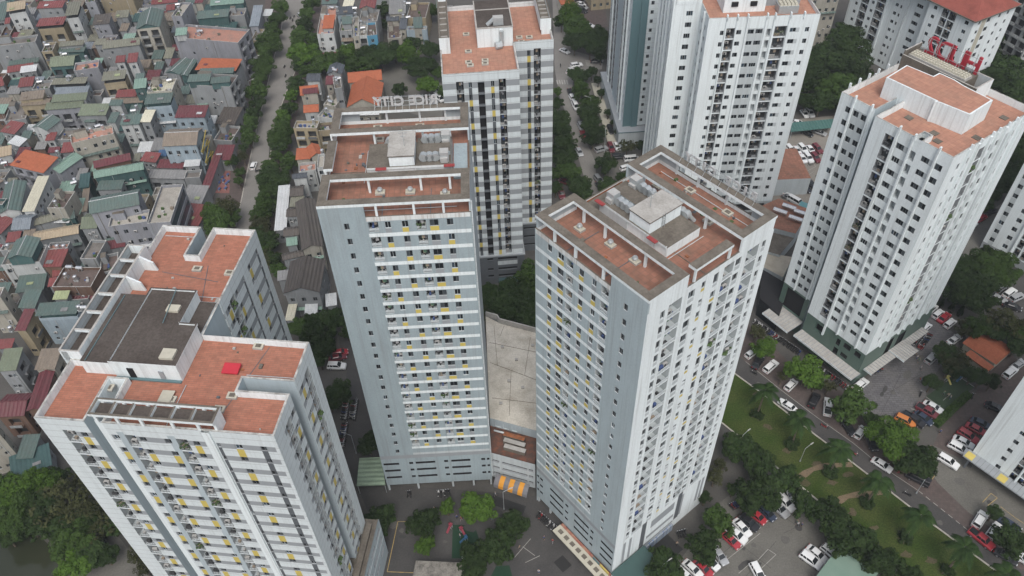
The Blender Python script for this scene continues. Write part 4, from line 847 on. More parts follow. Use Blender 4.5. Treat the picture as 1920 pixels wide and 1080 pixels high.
# hedge and small structures on the ground get built below
# ================================================================ trees
def leafmat(name,c,c2,rand=.25):
    m=mat(name,c,.75,noise=1,nscale=.9,col2=c2,rand=rand,spec=.06); return m
LM={'D':leafmat('leaves_dark',(0.0176,0.032,0.0104),(0.032,0.0512,0.016)),'M':leafmat('leaves_mid',(0.0288,0.0528,0.0128),(0.044,0.072,0.0192)),
    'B':leafmat('leaves_bright',(0.04,0.078,0.0125),(0.058,0.1,0.018),.15),'O':leafmat('leaves_olive',(.03,.034,.015),(.05,.054,.022)),'P':leafmat('palm_fronds',(0.0176,0.036,0.0112),(0.036,0.064,0.016),.1)}
BARK=mat('bark',(.11,.09,.07),.9,noise=.6,nscale=2)
def crown_mesh(R_,kind,seed,flat=.75,dens=1.0):
    rnd=random.Random(seed); b=MB(); m=LM[kind]
    n=int(26*dens*(1.0 if kind!='O' else .8)); cl=[]
    for i in range(n):
        while True:
            p=Vector((rnd.uniform(-1,1),rnd.uniform(-1,1),rnd.uniform(-.55,1)))
            if .25<p.length<.88: break
        cl.append((p,rnd.uniform(.2,.4)*(1 if kind!='O' else .8)))
    for i in range(6):
        t=rnd.uniform(0,6.28); k=rnd.uniform(.85,1.08); cl.append((Vector((cos(t)*k,sin(t)*k,rnd.uniform(-.3,.35))),rnd.uniform(.14,.24)))
    cl.append((Vector((0,0,.1)),.55))
    ls=.3
    for p,r in cl:
        cnt=int(175*(r/.3)**2*(R_/4)**1.6*(1 if kind!='O' else .55))
        for j in range(cnt):
            d=Vector((rnd.gauss(0,1),rnd.gauss(0,1),rnd.gauss(.25,1))).normalized()
            q=(p+d*r*rnd.uniform(.8,1.12)); q=Vector((q.x*R_,q.y*R_,q.z*R_*flat))
            nrm=(d+Vector((rnd.uniform(-.7,.7),rnd.uniform(-.7,.7),rnd.uniform(-.2,.9)))).normalized()
            a=nrm.orthogonal().normalized(); c=nrm.cross(a); t=rnd.uniform(0,6.28); a2=a*cos(t)+c*sin(t); c2=nrm.cross(a2); s_=ls*rnd.uniform(.6,1.25)
            b.v+= [tuple(q+a2*s_),tuple(q+c2*s_*.55),tuple(q-a2*s_),tuple(q-c2*s_*.55)]; k=len(b.v)-4; b.f.append((k,k+1,k+2,k+3)); b.m.append(0)
    b.mats=[m]; return b.mesh('crown')
def trunk_mesh(h,R_,seed):
    rnd=random.Random(seed); b=MB(); r=.14+.03*R_
    b.tube((0,0,0),(.1,.05,h*.55),r,r*.7,BARK,7)
    for i in range(6):
        t=i*1.05+rnd.uniform(-.3,.3); e=(cos(t)*R_*.6,sin(t)*R_*.6,h*rnd.uniform(.9,1.15)); b.tube((.1,.05,h*rnd.uniform(.4,.55)),e,r*.45,r*.12,BARK,5)
    return b.mesh('trunk')
TREES={}
for kind in 'DMBO':
    TREES[kind]=[(crown_mesh(R_,kind,s,fl),trunk_mesh(5.,R_,s),R_) for s,R_,fl in ((1,3.0,.8),(2,3.0,.66),(5,3.0,.95),(3,4.6,.72),(4,4.6,.6),(6,4.6,.85))]
UNI=[]
def tree(u,v,r,kind='D',zc=None,grp=None,lab=None,name='tree'):
    p=G(u,v,5.5); d=(p-Vector((0,0,CAMH))).length; Rm=r*d/F_PX
    if zc is None: zc=max(3.2,min(7.5,2.0+Rm*1.05))
    p=G(u,v,zc+.1*Rm); i=int(u*7+v*3)
    if u<700 and v<520 and kind=='D' and i%2: kind='M'
    cand=TREES[kind][0:3] if Rm<3.7 else TREES[kind][3:6]
    cm,tm,R0=cand[i%3]; s=Rm*(1.12 if u<700 and v<520 else 1.14)/R0; sd=random.Random(i)
    root=empty(name,(p.x,p.y,0),sd.uniform(0,6.28))
    what={'D':'dark green','M':'mid green','B':'bright green','O':'olive brown'}[kind]
    tag(root,(lab or 'leafy tree')if lab and lab.startswith('!') else '%s %s'%(what,lab or 'leafy tree'),'tree',grp)
    inst('crown',cm,root,Matrix.Translation((0,0,zc))@Matrix.Diagonal((s*sd.uniform(.9,1.12),s*sd.uniform(.85,1.12),s*sd.uniform(.9,1.1),1)))
    inst('trunk',tm,root,Matrix.Diagonal((1,1,zc/5.,1)))
    UNI.append(root); return root
def trees(lst,grp,lab):
    for t in lst: tree(*t,grp=grp,lab=lab)
trees([(525,11,12,'M'),(519,33,14,'M'),(503,78,19,'D'),(492,121,18,'D'),(481,167,17,'M'),(483,193,12,'D'),(470,229,13,'D'),(467,257,12,'M'),(455,292,10,'O'),(430,302,8,'B'),(450,322,8,'M'),(420,390,26,'O'),(410,415,26,'D'),(437,262,7,'M'),(512,55,12,'M'),(497,100,13,'D'),(486,145,12,'M'),(476,212,11,'D'),(462,243,10,'M'),(457,275,9,'D'),(440,300,8,'D'),(395,400,18,'D'),(433,402,16,'M'),(447,338,7,'M')],'street trees along the boulevard','street tree on the left side of the boulevard')
trees([(583,2,14,'D'),(569,47,14,'D'),(563,67,15,'M'),(568,98,22,'B'),(594,111,16,'D'),(577,131,15,'M'),(554,156,13,'D'),(545,178,10,'B'),(541,200,13,'D'),(530,218,13,'B'),(527,252,21,'D'),(517,290,11,'D'),(542,302,14,'M'),(510,330,25,'D'),(515,360,14,'D'),(497,388,20,'M'),(490,417,19,'O'),(502,450,18,'D'),(505,480,16,'O'),(520,505,14,'D'),(574,25,13,'M'),(560,84,12,'M'),(560,118,13,'D'),(550,168,11,'M'),(536,208,11,'D'),(526,232,14,'M'),(520,272,13,'D'),(505,308,13,'M'),(503,352,16,'D'),(493,372,15,'D'),(486,400,14,'M'),(484,434,14,'D'),(496,462,14,'M'),(515,485,13,'D'),(590,75,12,'D'),(600,125,13,'M'),(535,258,12,'B')],'street trees along the boulevard','street tree on the right side of the boulevard')
trees([(653,99,14,'B'),(688,100,20,'D'),(714,102,22,'D'),(764,99,17,'B'),(807,90,18,'D'),(790,122,23,'D'),(801,157,17,'B'),(819,134,12,'M'),(612,122,11,'B'),(659,120,14,'D'),(688,117,16,'M'),(621,108,14,'D'),(720,17,13,'D'),(807,18,14,'M'),(749,166,11,'D'),(740,95,14,'D'),(637,105,13,'D'),(775,75,12,'D'),(725,45,9,'D'),(830,170,9,'M')],'trees round the yard behind the tiled villas','garden tree behind the orange tiled villas')
trees([(1070,25,22,'B'),(1085,50,20,'M'),(1053,38,12,'D'),(1078,75,18,'D'),(1107,80,20,'D'),(1123,63,17,'D'),(1127,100,12,'D'),(1110,132,9,'D'),(1098,140,9,'D'),(1080,138,14,'D'),(1088,167,16,'M')],'trees by the crossing of the north street','tree beside the crossing behind the striped tower')
trees([(1108,192,18,'M'),(1104,209,18,'D'),(1108,230,18,'D'),(1112,254,16,'D'),(1127,246,10,'D'),(1137,306,19,'D'),(1141,345,17,'D'),(1166,330,9,'D'),(1176,273,15,'O'),(1205,271,10,'D'),(1158,246,6,'D'),(1140,210,6,'D'),(1150,228,6,'D'),(1128,172,7,'D'),(1122,148,8,'D')],'trees on the strip between the north street and the car park','tree between the north street and the teal banded tower')
trees([(1045,192,12,'D'),(1050,219,16,'D'),(1055,248,18,'D'),(1055,273,20,'D'),(1059,297,20,'D'),(1065,320,18,'M'),(1086,345,21,'D'),(1094,365,17,'D'),(1042,322,12,'M'),(1040,240,12,'D'),(1042,350,12,'D'),(1045,170,8,'M')],'trees on the left side of the north street','tree on the left side of the north street')
trees([(930,560,28,'D'),(975,562,28,'D'),(995,520,25,'M'),(950,585,24,'D'),(990,592,22,'D'),(915,590,22,'O'),(960,540,20,'D'),(915,545,16,'D'),(1005,560,20,'D'),(1030,600,24,'D')],'trees between the striped tower and the pale roof','tree behind the pale concrete roof')
trees([(1545,110,34,'D'),(1585,98,34,'D'),(1522,150,26,'D'),(1570,160,30,'M'),(1607,140,24,'D'),(1540,188,20,'D'),(1512,188,16,'D'),(1578,190,18,'D'),(1510,110,22,'D'),(1590,60,22,'D')],'woodland between the two large white towers','tree in the dark woodland behind the car park')
trees([(1868,90,32,'D'),(1905,82,30,'M'),(1888,130,32,'D'),(1858,145,22,'D'),(1912,170,26,'D'),(1885,200,24,'D'),(1915,60,20,'D'),(1905,225,20,'O'),(1912,260,22,'D'),(1898,305,24,'D'),(1878,335,20,'D'),(1908,345,18,'D'),(1860,362,14,'D'),(1847,382,10,'M'),(1895,275,20,'D')],'woodland beyond the tower with red letters','tree in the woodland at the right edge')
trees([(1797,500,18,'D'),(1827,495,24,'D'),(1872,498,28,'M'),(1827,543,30,'D'),(1805,545,22,'D'),(1855,525,20,'D'),(1785,520,14,'D'),(1850,470,8,'D')],'trees behind the tower with red letters','tree beside the street at the right edge')
trees([(1891,604,26,'O'),(1836,612,20,'M'),(1866,618,18,'D'),(1908,620,18,'M'),(1813,613,16,'O'),(1908,645,16,'D'),(1773,660,17,'D'),(1791,675,20,'O'),(1800,692,14,'D'),(1749,715,13,'D'),(1825,700,13,'D'),(1842,706,13,'D'),(1862,714,11,'D'),(1780,690,10,'D')],'trees round the orange roofed hut','tree near the orange roofed hut')
trees([(1433,650,18,'B'),(1513,693,27,'B'),(1598,760,28,'M'),(1555,722,12,'O'),(1467,705,8,'O'),(1420,620,14,'O'),(1530,715,12,'M'),(1635,786,12,'D'),(1675,820,33,'B'),(1719,862,28,'D'),(1901,1012,25,'D'),(1866,960,11,'D')],'street trees on the plaza side of the avenue','street tree on the plaza side of the avenue')
trees([(1386,836,25,'D'),(1422,865,26,'D'),(1471,898,25,'D'),(1411,925,30,'D'),(1440,935,20,'D'),(1375,915,10,'M'),(1505,943,20,'D'),(1557,966,25,'D'),(1588,1007,30,'D'),(1341,892,17,'O'),(1352,870,12,'O'),(1322,932,9,'D'),(1613,1010,20,'D'),(1652,1050,25,'D'),(1705,1078,18,'D')],'trees between the lawn and the car park','tree between the lawn and the lower car park')
trees([(1349,976,25,'M'),(1321,1021,28,'D'),(1249,1064,32,'D')],'round trees by the corner tower','round clipped tree by the white faced tower')
trees([(709,973,25,'D'),(793,978,28,'D'),(838,949,14,'B'),(894,950,26,'B'),(960,982,23,'D'),(933,1021,27,'D'),(889,1049,29,'D'),(796,1021,17,'B')],'courtyard trees','courtyard tree round the play area')
trees([(691,830,19,'D'),(632,737,24,'D'),(618,752,16,'D'),(593,624,24,'D'),(617,602,22,'D'),(603,649,20,'D'),(637,590,18,'D'),(558,612,16,'M'),(598,672,15,'D'),(580,600,14,'D'),(575,640,14,'D'),(650,620,12,'D')],'trees on the lane beside the middle tower','tree beside the lane left of the middle tower')
trees([(18,938,30,'B'),(68,908,28,'B'),(35,965,28,'M'),(118,938,38,'O'),(163,955,32,'O'),(133,1012,30,'M'),(139,1056,22,'B'),(89,955,28,'D'),(6,985,22,'D'),(178,1000,24,'O'),(205,985,18,'D'),(110,893,15,'D'),(252,1040,14,'O'),(270,1065,12,'O'),(150,900,18,'O'),(-10,915,22,'M'),(50,985,20,'D'),(10,1005,16,'D'),(100,980,22,'D'),(165,1030,22,'D'),(195,1040,16,'D'),(150,970,26,'D')],'trees by the pond','tree beside the pond at lower left')
def cone_tree(u,v):
    b=MB(); rnd=random.Random(u); m=LM['D']
    for i in range(260):
        z=rnd.uniform(.3,4.2); r=.85*(1-z/4.6)*rnd.uniform(.75,1.05); t=rnd.uniform(0,6.28); p=Vector((r*cos(t),r*sin(t),z)); a=Vector((-sin(t),cos(t),.2))*.2; c=Vector((cos(t)*.15,sin(t)*.15,.25)); b.poly([p-a,p+c,p+a,p-c],m)
    root=empty('cypress',G(u,v),0,'small pointed cypress behind the parked cars','tree','cypresses'); b.build('crown',root); t=MB(); t.tube((0,0,0),(0,0,1.5),.08,.06,BARK,5); t.build('trunk',root); UNI.append(root)
for u,v in ((1751,573),(1761,576),(1781,584),(1797,592),(1745,564)): cone_tree(u,v)
# palms on the lawn
def palm_meshes(seed,h):
    rnd=random.Random(seed); t=MB(); prev=Vector((0,0,0))
    for i in range(6):
        q=Vector((.05*i,.03*i,h*(i+1)/6)); t.tube(prev,q,.24-.018*i,.22-.018*i,BARK,7,cap=False); prev=q
    tm=t.mesh('trunk'); b=MB(); m=LM['P']
    for i in range(17):
        az_=i*2.4+rnd.uniform(-.2,.2); el_=rnd.uniform(-.2,.9); L=4.5*rnd.uniform(.85,1.1); n=9; pts=[]
        for j in range(n+1):
            s=j/n; r=L*s*cos(el_)*(1-.15*s); z=L*(s*sin(el_)-.75*s*s); pts.append(prev+Vector((cos(az_)*r,sin(az_)*r,z)))
        side=Vector((-sin(az_),cos(az_),0))
        for j in range(1,n+1):
            p=pts[j]; d=(pts[j]-pts[j-1]); w_=1.0*sin(pi*min(1,(j+.6)/(n+.8)))
            for sg_ in (-1,1):
                for e in (0,.5):
                    o=p-d*e; tip=o+side*sg_*w_+d*.6+Vector((0,0,-.35*w_)); b.poly([o,o+d*.75,tip],m)
        for j in range(n): b.tube(pts[j],pts[j+1],.03,.025,m,3,cap=False)
    return tm,b.mesh('crown')
PM=[palm_meshes(s,9.0) for s in (1,2,3)]
for i,(u,v) in enumerate([(1420,776),(1485,831),(1557,884),(1626,941),(1697,1007),(1777,1068),(1856,1118)]):
    root=empty('palm_tree',G(u,v),i*1.3,'palm standing in a round shrub on the lawn','palm','palms in a row on the lawn'); inst('trunk',PM[i%3][0],root); inst('crown',PM[i%3][1],root); UNI.append(root)
    tree(u,v,11,'D',zc=.7,grp='shrubs round the palm trunks',lab='shrub round the foot of a lawn palm',name='shrub')
# hedge beside the play court
def hedge(pts,wd,h,lab):
    b=MB(); rnd=random.Random(3); m=LM['M']; W_=[G(*p) for p in pts]
    for p,q in zip(W_,W_[1:]):
        L=(q-p).length; d=(q-p).normalized(); n=Vector((-d.y,d.x,0))
        for i in range(int(L*60)):
            t=rnd.uniform(0,L); f=rnd.choice((0,1,2)); o=p+d*t+(n*rnd.uniform(-wd/2,wd/2)+Vector((0,0,h)) if f==0 else n*(wd/2 if f==1 else -wd/2)+Vector((0,0,rnd.uniform(0,h)))); a=Vector((rnd.uniform(-1,1),rnd.uniform(-1,1),rnd.uniform(-.5,.5)))*.22; c=a.orthogonal().normalized()*.2; o=Vector((o.x,o.y,o.z+rnd.uniform(-.1,.12))); b.poly([o-a,o-c,o+a,o+c],m)
        b.obox(p,q,wd*.9,0,h*.93,LM['D'])
    tag(b.build('hedge'),lab,'hedge')
hedge([(1753,799),(1785,768),(1815,741)],1.6,1.1,'clipped green hedge between the play court and the side street')
# ================================================================ vehicles, people, street things
def paint(name,c,r=.3,met=0): 
    m=mat('car_'+name,c,r,metal=met); m.node_tree.nodes['Principled BSDF'].inputs['Coat Weight'].default_value=.4; return m
PC={'white':paint('white',(.62,.63,.63)),'silver':paint('silver',(.36,.37,.38),.3,.3),'grey':paint('grey',(.16,.165,.17)),'black':paint('black',(.014,.014,.017)),'navy':paint('navy',(.02,.03,.055)),'red':paint('red',(.3,.025,.035)),'maroon':paint('maroon',(.13,.02,.028)),'orange':paint('orange',(.45,.15,.03)),'green':paint('green',(.05,.12,.07))}
CGL=mat('car_glass',(.015,.018,.02),.12); TYRE=mat('tyre',(.015,.015,.015),.8); RIM=mat('rim',(.35,.35,.36),.4,metal=.6); LAMP=mat('headlamp_glass',(.6,.62,.65),.2); TAIL=mat('tail_lamp',(.25,.01,.01),.3)
def loft(b,secs,m):
    """closed rings joined along x; each ring a list of (x,y,z)"""
    n=len(secs[0]); k=len(b.v); i=b.mi(m)
    for r in secs: b.v+=[tuple(p) for p in r]
    for a in range(len(secs)-1):
        for j in range(n): c=(j+1)%n; b.f.append((k+a*n+j,k+a*n+c,k+(a+1)*n+c,k+(a+1)*n+j)); b.m.append(i)
    b.f.append(tuple(k+j for j in range(n))[::-1]); b.m.append(i); b.f.append(tuple(k+(len(secs)-1)*n+j for j in range(n))); b.m.append(i)
CT={'sedan':dict(L=4.6,W=1.8,h=1.45,deck=[(-2.3,.62),(-2.15,.78),(-1.5,.98),(1.45,.92),(2.1,.8),(2.3,.6)],cab=(-1.75,-1.05,.35,1.25)),
    'suv':dict(L=4.7,W=1.9,h=1.75,deck=[(-2.35,.7),(-2.25,1.05),(-1.6,1.12),(1.3,1.08),(2.15,.95),(2.35,.65)],cab=(-2.25,-2.0,.3,1.2)),
    'hatch':dict(L=4.0,W=1.75,h=1.55,deck=[(-2.,.65),(-1.92,.95),(-1.4,1.0),(1.1,.95),(1.8,.82),(2.,.6)],cab=(-1.92,-1.6,.35,1.2)),
    'pickup':dict(L=5.3,W=1.9,h=1.8,deck=[(-2.65,.7),(-2.6,1.05),(-1.8,1.08),(1.5,1.08),(2.45,.98),(2.65,.65)],cab=(-.95,-.75,.75,1.5)),
    'van':dict(L=4.9,W=1.9,h=2.0,deck=[(-2.45,.7),(-2.4,1.15),(-1.6,1.2),(1.6,1.15),(2.3,1.0),(2.45,.6)],cab=(-2.4,-2.3,1.3,2.0))}
_cars={}
def car_proto(ty,col):
    """meshes of one car: parts by name"""
    if (ty,col) in _cars: return _cars[ty,col]
    c=CT[ty]; W=c['W']/2; P=PC[col]; h=c['h']; parts=[]
    b=MB(); secs=[]
    for i,(x,z) in enumerate(c['deck']):
        e=.86 if i in(0,len(c['deck'])-1) else (.96 if i in (1,len(c['deck'])-2) else 1); w_=W*e; lo=.28
        secs.append([(x,-w_*.92,lo),(x,w_*.92,lo),(x,w_,lo+.2),(x,w_,z-.14),(x,w_*.88,z),(x,-w_*.88,z),(x,-w_,z-.14),(x,-w_,lo+.2)])
    loft(b,secs,P)
    if ty=='pickup': b.box(-2.5,-1.0,-W*.78,W*.78,1.082,1.1,CGL); b.box(-2.58,-1.0,W*.8,W*.9,1.08,1.2,P); b.box(-2.58,-1.0,-W*.9,-W*.8,1.08,1.2,P); b.box(-2.62,-2.54,-W*.8,W*.8,1.08,1.2,P)
    for s in (-1,1): b.box(.95,1.1,s*W,s*(W+.14),.95,1.08,P)
    parts.append(('body',b.mesh('body')))
    x0,x1,x2,x3=c['cab']; zd=1.0 if ty in('sedan','hatch') else 1.12
    zd=max(z for x,z in c['deck'])-.02
    g=MB(); wb,wt=W*.87,W*.68
    g.hexa([(x0,-wb,zd-.1),(x3,-wb,zd-.1),(x3,wb,zd-.1),(x0,wb,zd-.1)],[(x1,-wt,h-.05),(x2,-wt,h-.05),(x2,wt,h-.05),(x1,wt,h-.05)],CGL); parts.append(('window',g.mesh('window')))
    r=MB(); r.hexa([(x1-.06,-wt-.03,h-.07),(x2+.06,-wt-.03,h-.07),(x2+.06,wt+.03,h-.07),(x1-.06,wt+.03,h-.07)],[(x1+.05,-wt+.06,h),(x2-.08,-wt+.06,h),(x2-.08,wt-.06,h),(x1+.05,wt-.06,h)],P)
    def pil(xb,xt,w1=.09):
        for s in (-1,1): r.hexa([(xb-w1/2,s*(wb+.012),zd-.08),(xb+w1/2,s*(wb+.012),zd-.08),(xb+w1/2,s*(wb-.05),zd-.08),(xb-w1/2,s*(wb-.05),zd-.08)],[(xt-w1/2,s*(wt+.02),h-.06),(xt+w1/2,s*(wt+.02),h-.06),(xt+w1/2,s*(wt-.05),h-.06),(xt-w1/2,s*(wt-.05),h-.06)],P)
    pil(x0+.05,x1); pil(x3-.04,x2); pil((x0+x3)/2-.1,(x1+x2)/2-.05)
    if ty in('suv','van'): pil(x0+(x3-x0)*.22,x1+(x2-x1)*.2)
    parts.append(('roof',r.mesh('roof')))
    wm=MB(); wm.tube((0,-.1,0),(0,.1,0),.33,.33,TYRE,12); wm.tube((0,-.11,0),(0,.11,0),.2,.2,RIM,10); wh=wm.mesh('wheel'); ax=c['L']*.3
    for x in (-ax,ax):
        for s in (-1,1): parts.append(('wheel',wh,Matrix.Translation((x,s*(W-.1),.33))))
    hl=MB(); hl.box(-.06,.06,-.2,.2,-.07,.07,LAMP); hm=hl.mesh('headlight'); tl=MB(); tl.box(-.05,.05,-.18,.18,-.1,.1,TAIL); tm=tl.mesh('tail_light')
    for s in (-1,1):
        parts.append(('headlight',hm,Matrix.Translation((c['L']/2-.08,s*W*.62,.68)))); parts.append(('tail_light',tm,Matrix.Translation((-c['L']/2+.04,s*W*.62,.74))))
    _cars[ty,col]=parts; return parts
def car(u1,v1,u2,v2,col,ty,where,grp):
    p=G(u1,v1,.6); q=G(u2,v2,.6); c=(p+q)/2; a=atan2(q.y-p.y,q.x-p.x)
    root=empty('parked_car' if 'moving' not in where else 'car',(c.x,c.y,.02),a,'%s %s %s'%(col,{'sedan':'saloon car','suv':'SUV','hatch':'hatchback','pickup':'pickup truck','van':'van'}[ty],where.replace('moving ','')),'pickup' if ty=='pickup' else 'van' if ty=='van' else 'car',grp)
    for pt in car_proto(ty,col): inst(pt[0],pt[1],root,pt[2] if len(pt)>2 else None)
    UNI.append(root)
def cars(where,grp,lst):
    for l in lst: car(*l,where,grp)
w_,s_,b_,r_='white','silver','black','red'
cars('in the slanted lower car park row','cars in the slanted lower car park row',[(1355.8,999.7,1384,1025,r_,'sedan'),(1366,992,1396,1015,w_,'suv'),(1376.5,974,1406,1005,w_,'sedan'),(1388,967,1420,993,b_,'suv'),(1406,957,1435,981,r_,'hatch'),(1429,953,1449,972,'navy','hatch'),(1446,940,1476,968,s_,'suv'),(1457,928,1488,957,w_,'suv'),(1466,914,1486,934,w_,'sedan'),(1341,1030,1356,1051,s_,'sedan'),(1323,1045,1343,1064,w_,'hatch'),(1306,1055,1330,1076,r_,'sedan'),(1284,1053,1314,1080,w_,'sedan'),(1275,1072,1297,1092,w_,'suv')])
cars('in the lower car park beside the green roof','cars beside the green roofed shed',[(1514,1024,1550,1054,w_,'sedan'),(1503,1038,1538,1063,w_,'suv'),(1546,1027,1567,1044,w_,'hatch'),(1553,990,1573,1006,w_,'hatch')])
cars('standing in the middle of the lower car park','cars in the lower car park',[(1414,1062,1428,1088,w_,'suv')])
cars('moving driving on the avenue beside the lawn','cars driving on the avenue',[(1637,861,1670,882,w_,'sedan'),(1491,770,1462,751,w_,'sedan'),(1818,993,1862,1028,r_,'pickup'),(1867,1032,1906,1055,b_,'sedan')])
cars('on the plaza side of the avenue','cars parked on the avenue kerb',[(1742,909,1701,888,b_,'van'),(1628,815,1640,843,b_,'suv'),(1606,820,1620,801,w_,'hatch'),(1688,880,1679,854,'maroon','van'),(1402,668,1417,657,w_,'hatch'),(1433,698,1457,677,w_,'suv'),(1477,728,1489,716,w_,'hatch'),(1522,760,1531,742,b_,'suv'),(1551,778,1553,748,w_,'pickup'),(1584,793,1598,812,b_,'sedan'),(1642,790,1628,780,'grey','sedan'),(1417,686,1425,674,b_,'sedan')])
cars('beside the canopy with yellow squares','cars beside the canopy at the right edge',[(1787,819,1826,839,w_,'sedan'),(1784,834,1812,849,w_,'suv'),(1762,856,1793,875,w_,'suv'),(1799,808,1831,828,r_,'suv'),(1815,797,1846,813,r_,'sedan'),(1823,787,1855,801,'navy','sedan'),(1852,758,1880,770,b_,'sedan')])
cars('by the small tree at lower right','cars near the lower right corner',[(1829,987,1845,962,w_,'suv'),(1855,1007,1873,984,w_,'suv'),(1877,974,1908,993,'navy','sedan'),(1900,1036,1922,1050,w_,'sedan')])
cars('parked beyond the plaza','cars parked round the plaza',[(1735,589,1755,571,w_,'suv'),(1750,596,1768,582,w_,'hatch'),(1761,603,1779,588,r_,'sedan'),(1773,613,1789,600,w_,'hatch'),(1782,642,1797,632,w_,'sedan'),(1737,681,1758,662,s_,'suv'),(1603,730,1624,713,w_,'suv'),(1728,620,1742,608,w_,'hatch')])
cars('parked beside the orange roofed hut','cars beside the orange roofed hut',[(1883,708,1905,689,w_,'suv'),(1901,690,1917,678,s_,'sedan')])
cars('in the row beside the green play court','cars beside the play court',[(1734,755,1765,772,w_,'sedan'),(1721,761,1757,782,'maroon','pickup'),(1716,773,1747,795,'navy','sedan'),(1696,776,1730,798,b_,'pickup'),(1684,783,1711,796,'orange','suv')])
cars('in the car park between the white towers','cars in the car park between the white towers',[(1475,274,1488,288,w_,'suv'),(1487,274,1500,289,w_,'sedan'),(1498,272,1512,287,w_,'suv'),(1513,273,1525,287,w_,'sedan'),(1525,272,1540,287,'maroon','suv'),(1488,291,1499,304,w_,'hatch'),(1498,290,1510,304,w_,'sedan'),(1509,289,1522,304,w_,'suv'),(1522,288,1536,304,'maroon','suv')])
cars('at the edge of the upper car park','cars at the edge of that car park',[(1490,312,1501,323,r_,'hatch'),(1503,205,1514,221,w_,'sedan'),(1512,204,1525,220,w_,'suv'),(1499,347,1520,360,b_,'sedan'),(1510,339,1526,350,b_,'suv'),(1455,356,1478,363,w_,'sedan'),(1456,349,1474,354,'grey','sedan'),(1455,340,1470,344,w_,'hatch'),(1471,367,1490,375,'grey','sedan'),(1483,373,1499,382,w_,'van'),(1508,247,1520,253,b_,'hatch'),(1530,246,1544,251,s_,'sedan'),(1489,229,1501,231,w_,'sedan')])
cars('near the crossing behind the striped tower','cars near the north crossing',[(1051,92,1066,99,w_,'sedan'),(1072,124,1090,121,w_,'suv'),(1064,138,1072,127,w_,'hatch'),(1111,115,1126,115,b_,'sedan'),(1082,5,1096,10,w_,'sedan'),(1084,16,1100,23,b_,'suv'),(1097,46,1111,49,w_,'sedan'),(1080,0,1095,3,b_,'hatch'),(1086,11,1099,15,s_,'sedan')])
cars('on the north street below the crossing','cars on the north street',[(1070,179,1076,190,w_,'hatch'),(1075,191,1082,205,w_,'van'),(1086,230,1092,243,s_,'hatch'),(1091,245,1097,260,r_,'sedan'),(1082,277,1090,292,s_,'sedan'),(1067,167,1071,178,b_,'sedan'),(1119,333,1127,343,'grey','suv'),(1121,344,1127,355,b_,'sedan'),(1051,338,1067,344,'maroon','sedan'),(1050,355,1055,372,'maroon','suv')])
cars('before the teal banded tower','cars in the small car park of the teal banded tower',[(1141,236,1149,252,b_,'suv'),(1118,283,1137,277,s_,'suv'),(1142,269,1149,285,'maroon','suv'),(1153,266,1160,282,w_,'sedan'),(1148,295,1172,293,b_,'suv'),(1178,299,1190,298,w_,'van'),(1168,316,1178,313,w_,'hatch')])
cars('on the street at the right edge','cars on the back street at the right edge',[(1859,554,1883,565,s_,'sedan'),(1884,556,1902,543,w_,'suv'),(1867,546,1885,534,'grey','suv'),(1898,562,1916,554,s_,'suv'),(1885,571,1910,579,b_,'sedan'),(1813,429,1829,418,w_,'sedan'),(1830,415,1848,404,r_,'sedan'),(1847,401,1866,393,b_,'suv'),(1808,440,1818,434,b_,'hatch')])
cars('moving on the wide boulevard','cars on the boulevard',[(473,318,478,304,w_,'hatch'),(560,27,568,33,s_,'hatch')])
cars('parked in the lane beside the middle tower','cars in the lane',[(617,686,646,687,w_,'suv'),(622,673,644,668,'maroon','sedan'),(630,663,646,660,r_,'hatch')])
cars('parked in the yard behind the rooftop letters','cars in the yard behind the rooftop letters',[(818,180,828,188,w_,'van'),(822,170,831,176,w_,'van'),(805,184,817,192,s_,'sedan')])
# motorbikes
def bike_mesh(col):
    b=MB(); m=paint('bike_%s'%col,{'black':(.02,.02,.022),'red':(.28,.03,.03),'blue':(.03,.06,.2),'white':(.5,.5,.5)}[col])
    for x in (-.6,.62): b.tube((x,-.05,.28),(x,.05,.28),.28,.28,TYRE,10); b.tube((x,-.06,.28),(x,.06,.28),.14,.14,RIM,8)
    b.hexa([(-.75,-.13,.45),(.05,-.13,.35),(.05,.13,.35),(-.75,.13,.45)],[(-.8,-.12,.74),(.05,-.12,.72),(.05,.12,.72),(-.8,.12,.74)],m)
    b.hexa([(-.7,-.13,.741),(.1,-.13,.721),(.1,.13,.721),(-.7,.13,.741)],[(-.7,-.1,.83),(.1,-.1,.78),(.1,.1,.78),(-.7,.1,.83)],TYRE)
    b.hexa([(.25,-.2,.3),(.4,-.2,.3),(.4,.2,.3),(.25,.2,.3)],[(.42,-.18,.9),(.55,-.14,.9),(.55,.14,.9),(.42,.18,.9)],m); b.hexa([(0,-.12,.28),(.3,-.12,.28),(.3,.12,.28),(0,.12,.28)],[(0,-.12,.4),(.3,-.12,.4),(.3,.12,.4),(0,.12,.4)],m)
    b.tube((.62,0,.28),(.42,0,.98),.035,.035,METAL,5); b.tube((.4,-.33,1.0),(.4,.33,1.0),.025,.025,TYRE,5); b.box(.5,.6,-.08,.08,.8,.95,LAMP)
    for s in (-1,1): b.tube((.42,s*.3,1.0),(.36,s*.36,1.2),.012,.012,METAL,4); b.ball((.36,s*.37,1.22),.02,.06,.04,METAL,6,4)
    return b.mesh('motorbike')
BK={c:bike_mesh(c) for c in ('black','red','blue','white')}
def bike(u,v,a,i,lab,grp,p=None):
    c=('black','black','red','black','blue','white','black')[i%7]; p=p or G(u,v); o=inst('motorbike',BK[c],None,Matrix.Translation((p.x,p.y,.03))@Matrix.Rotation(a,4,'Z')); tag(o,'%s motorbike %s'%(c,lab),'motorbike',grp); UNI.append(o)
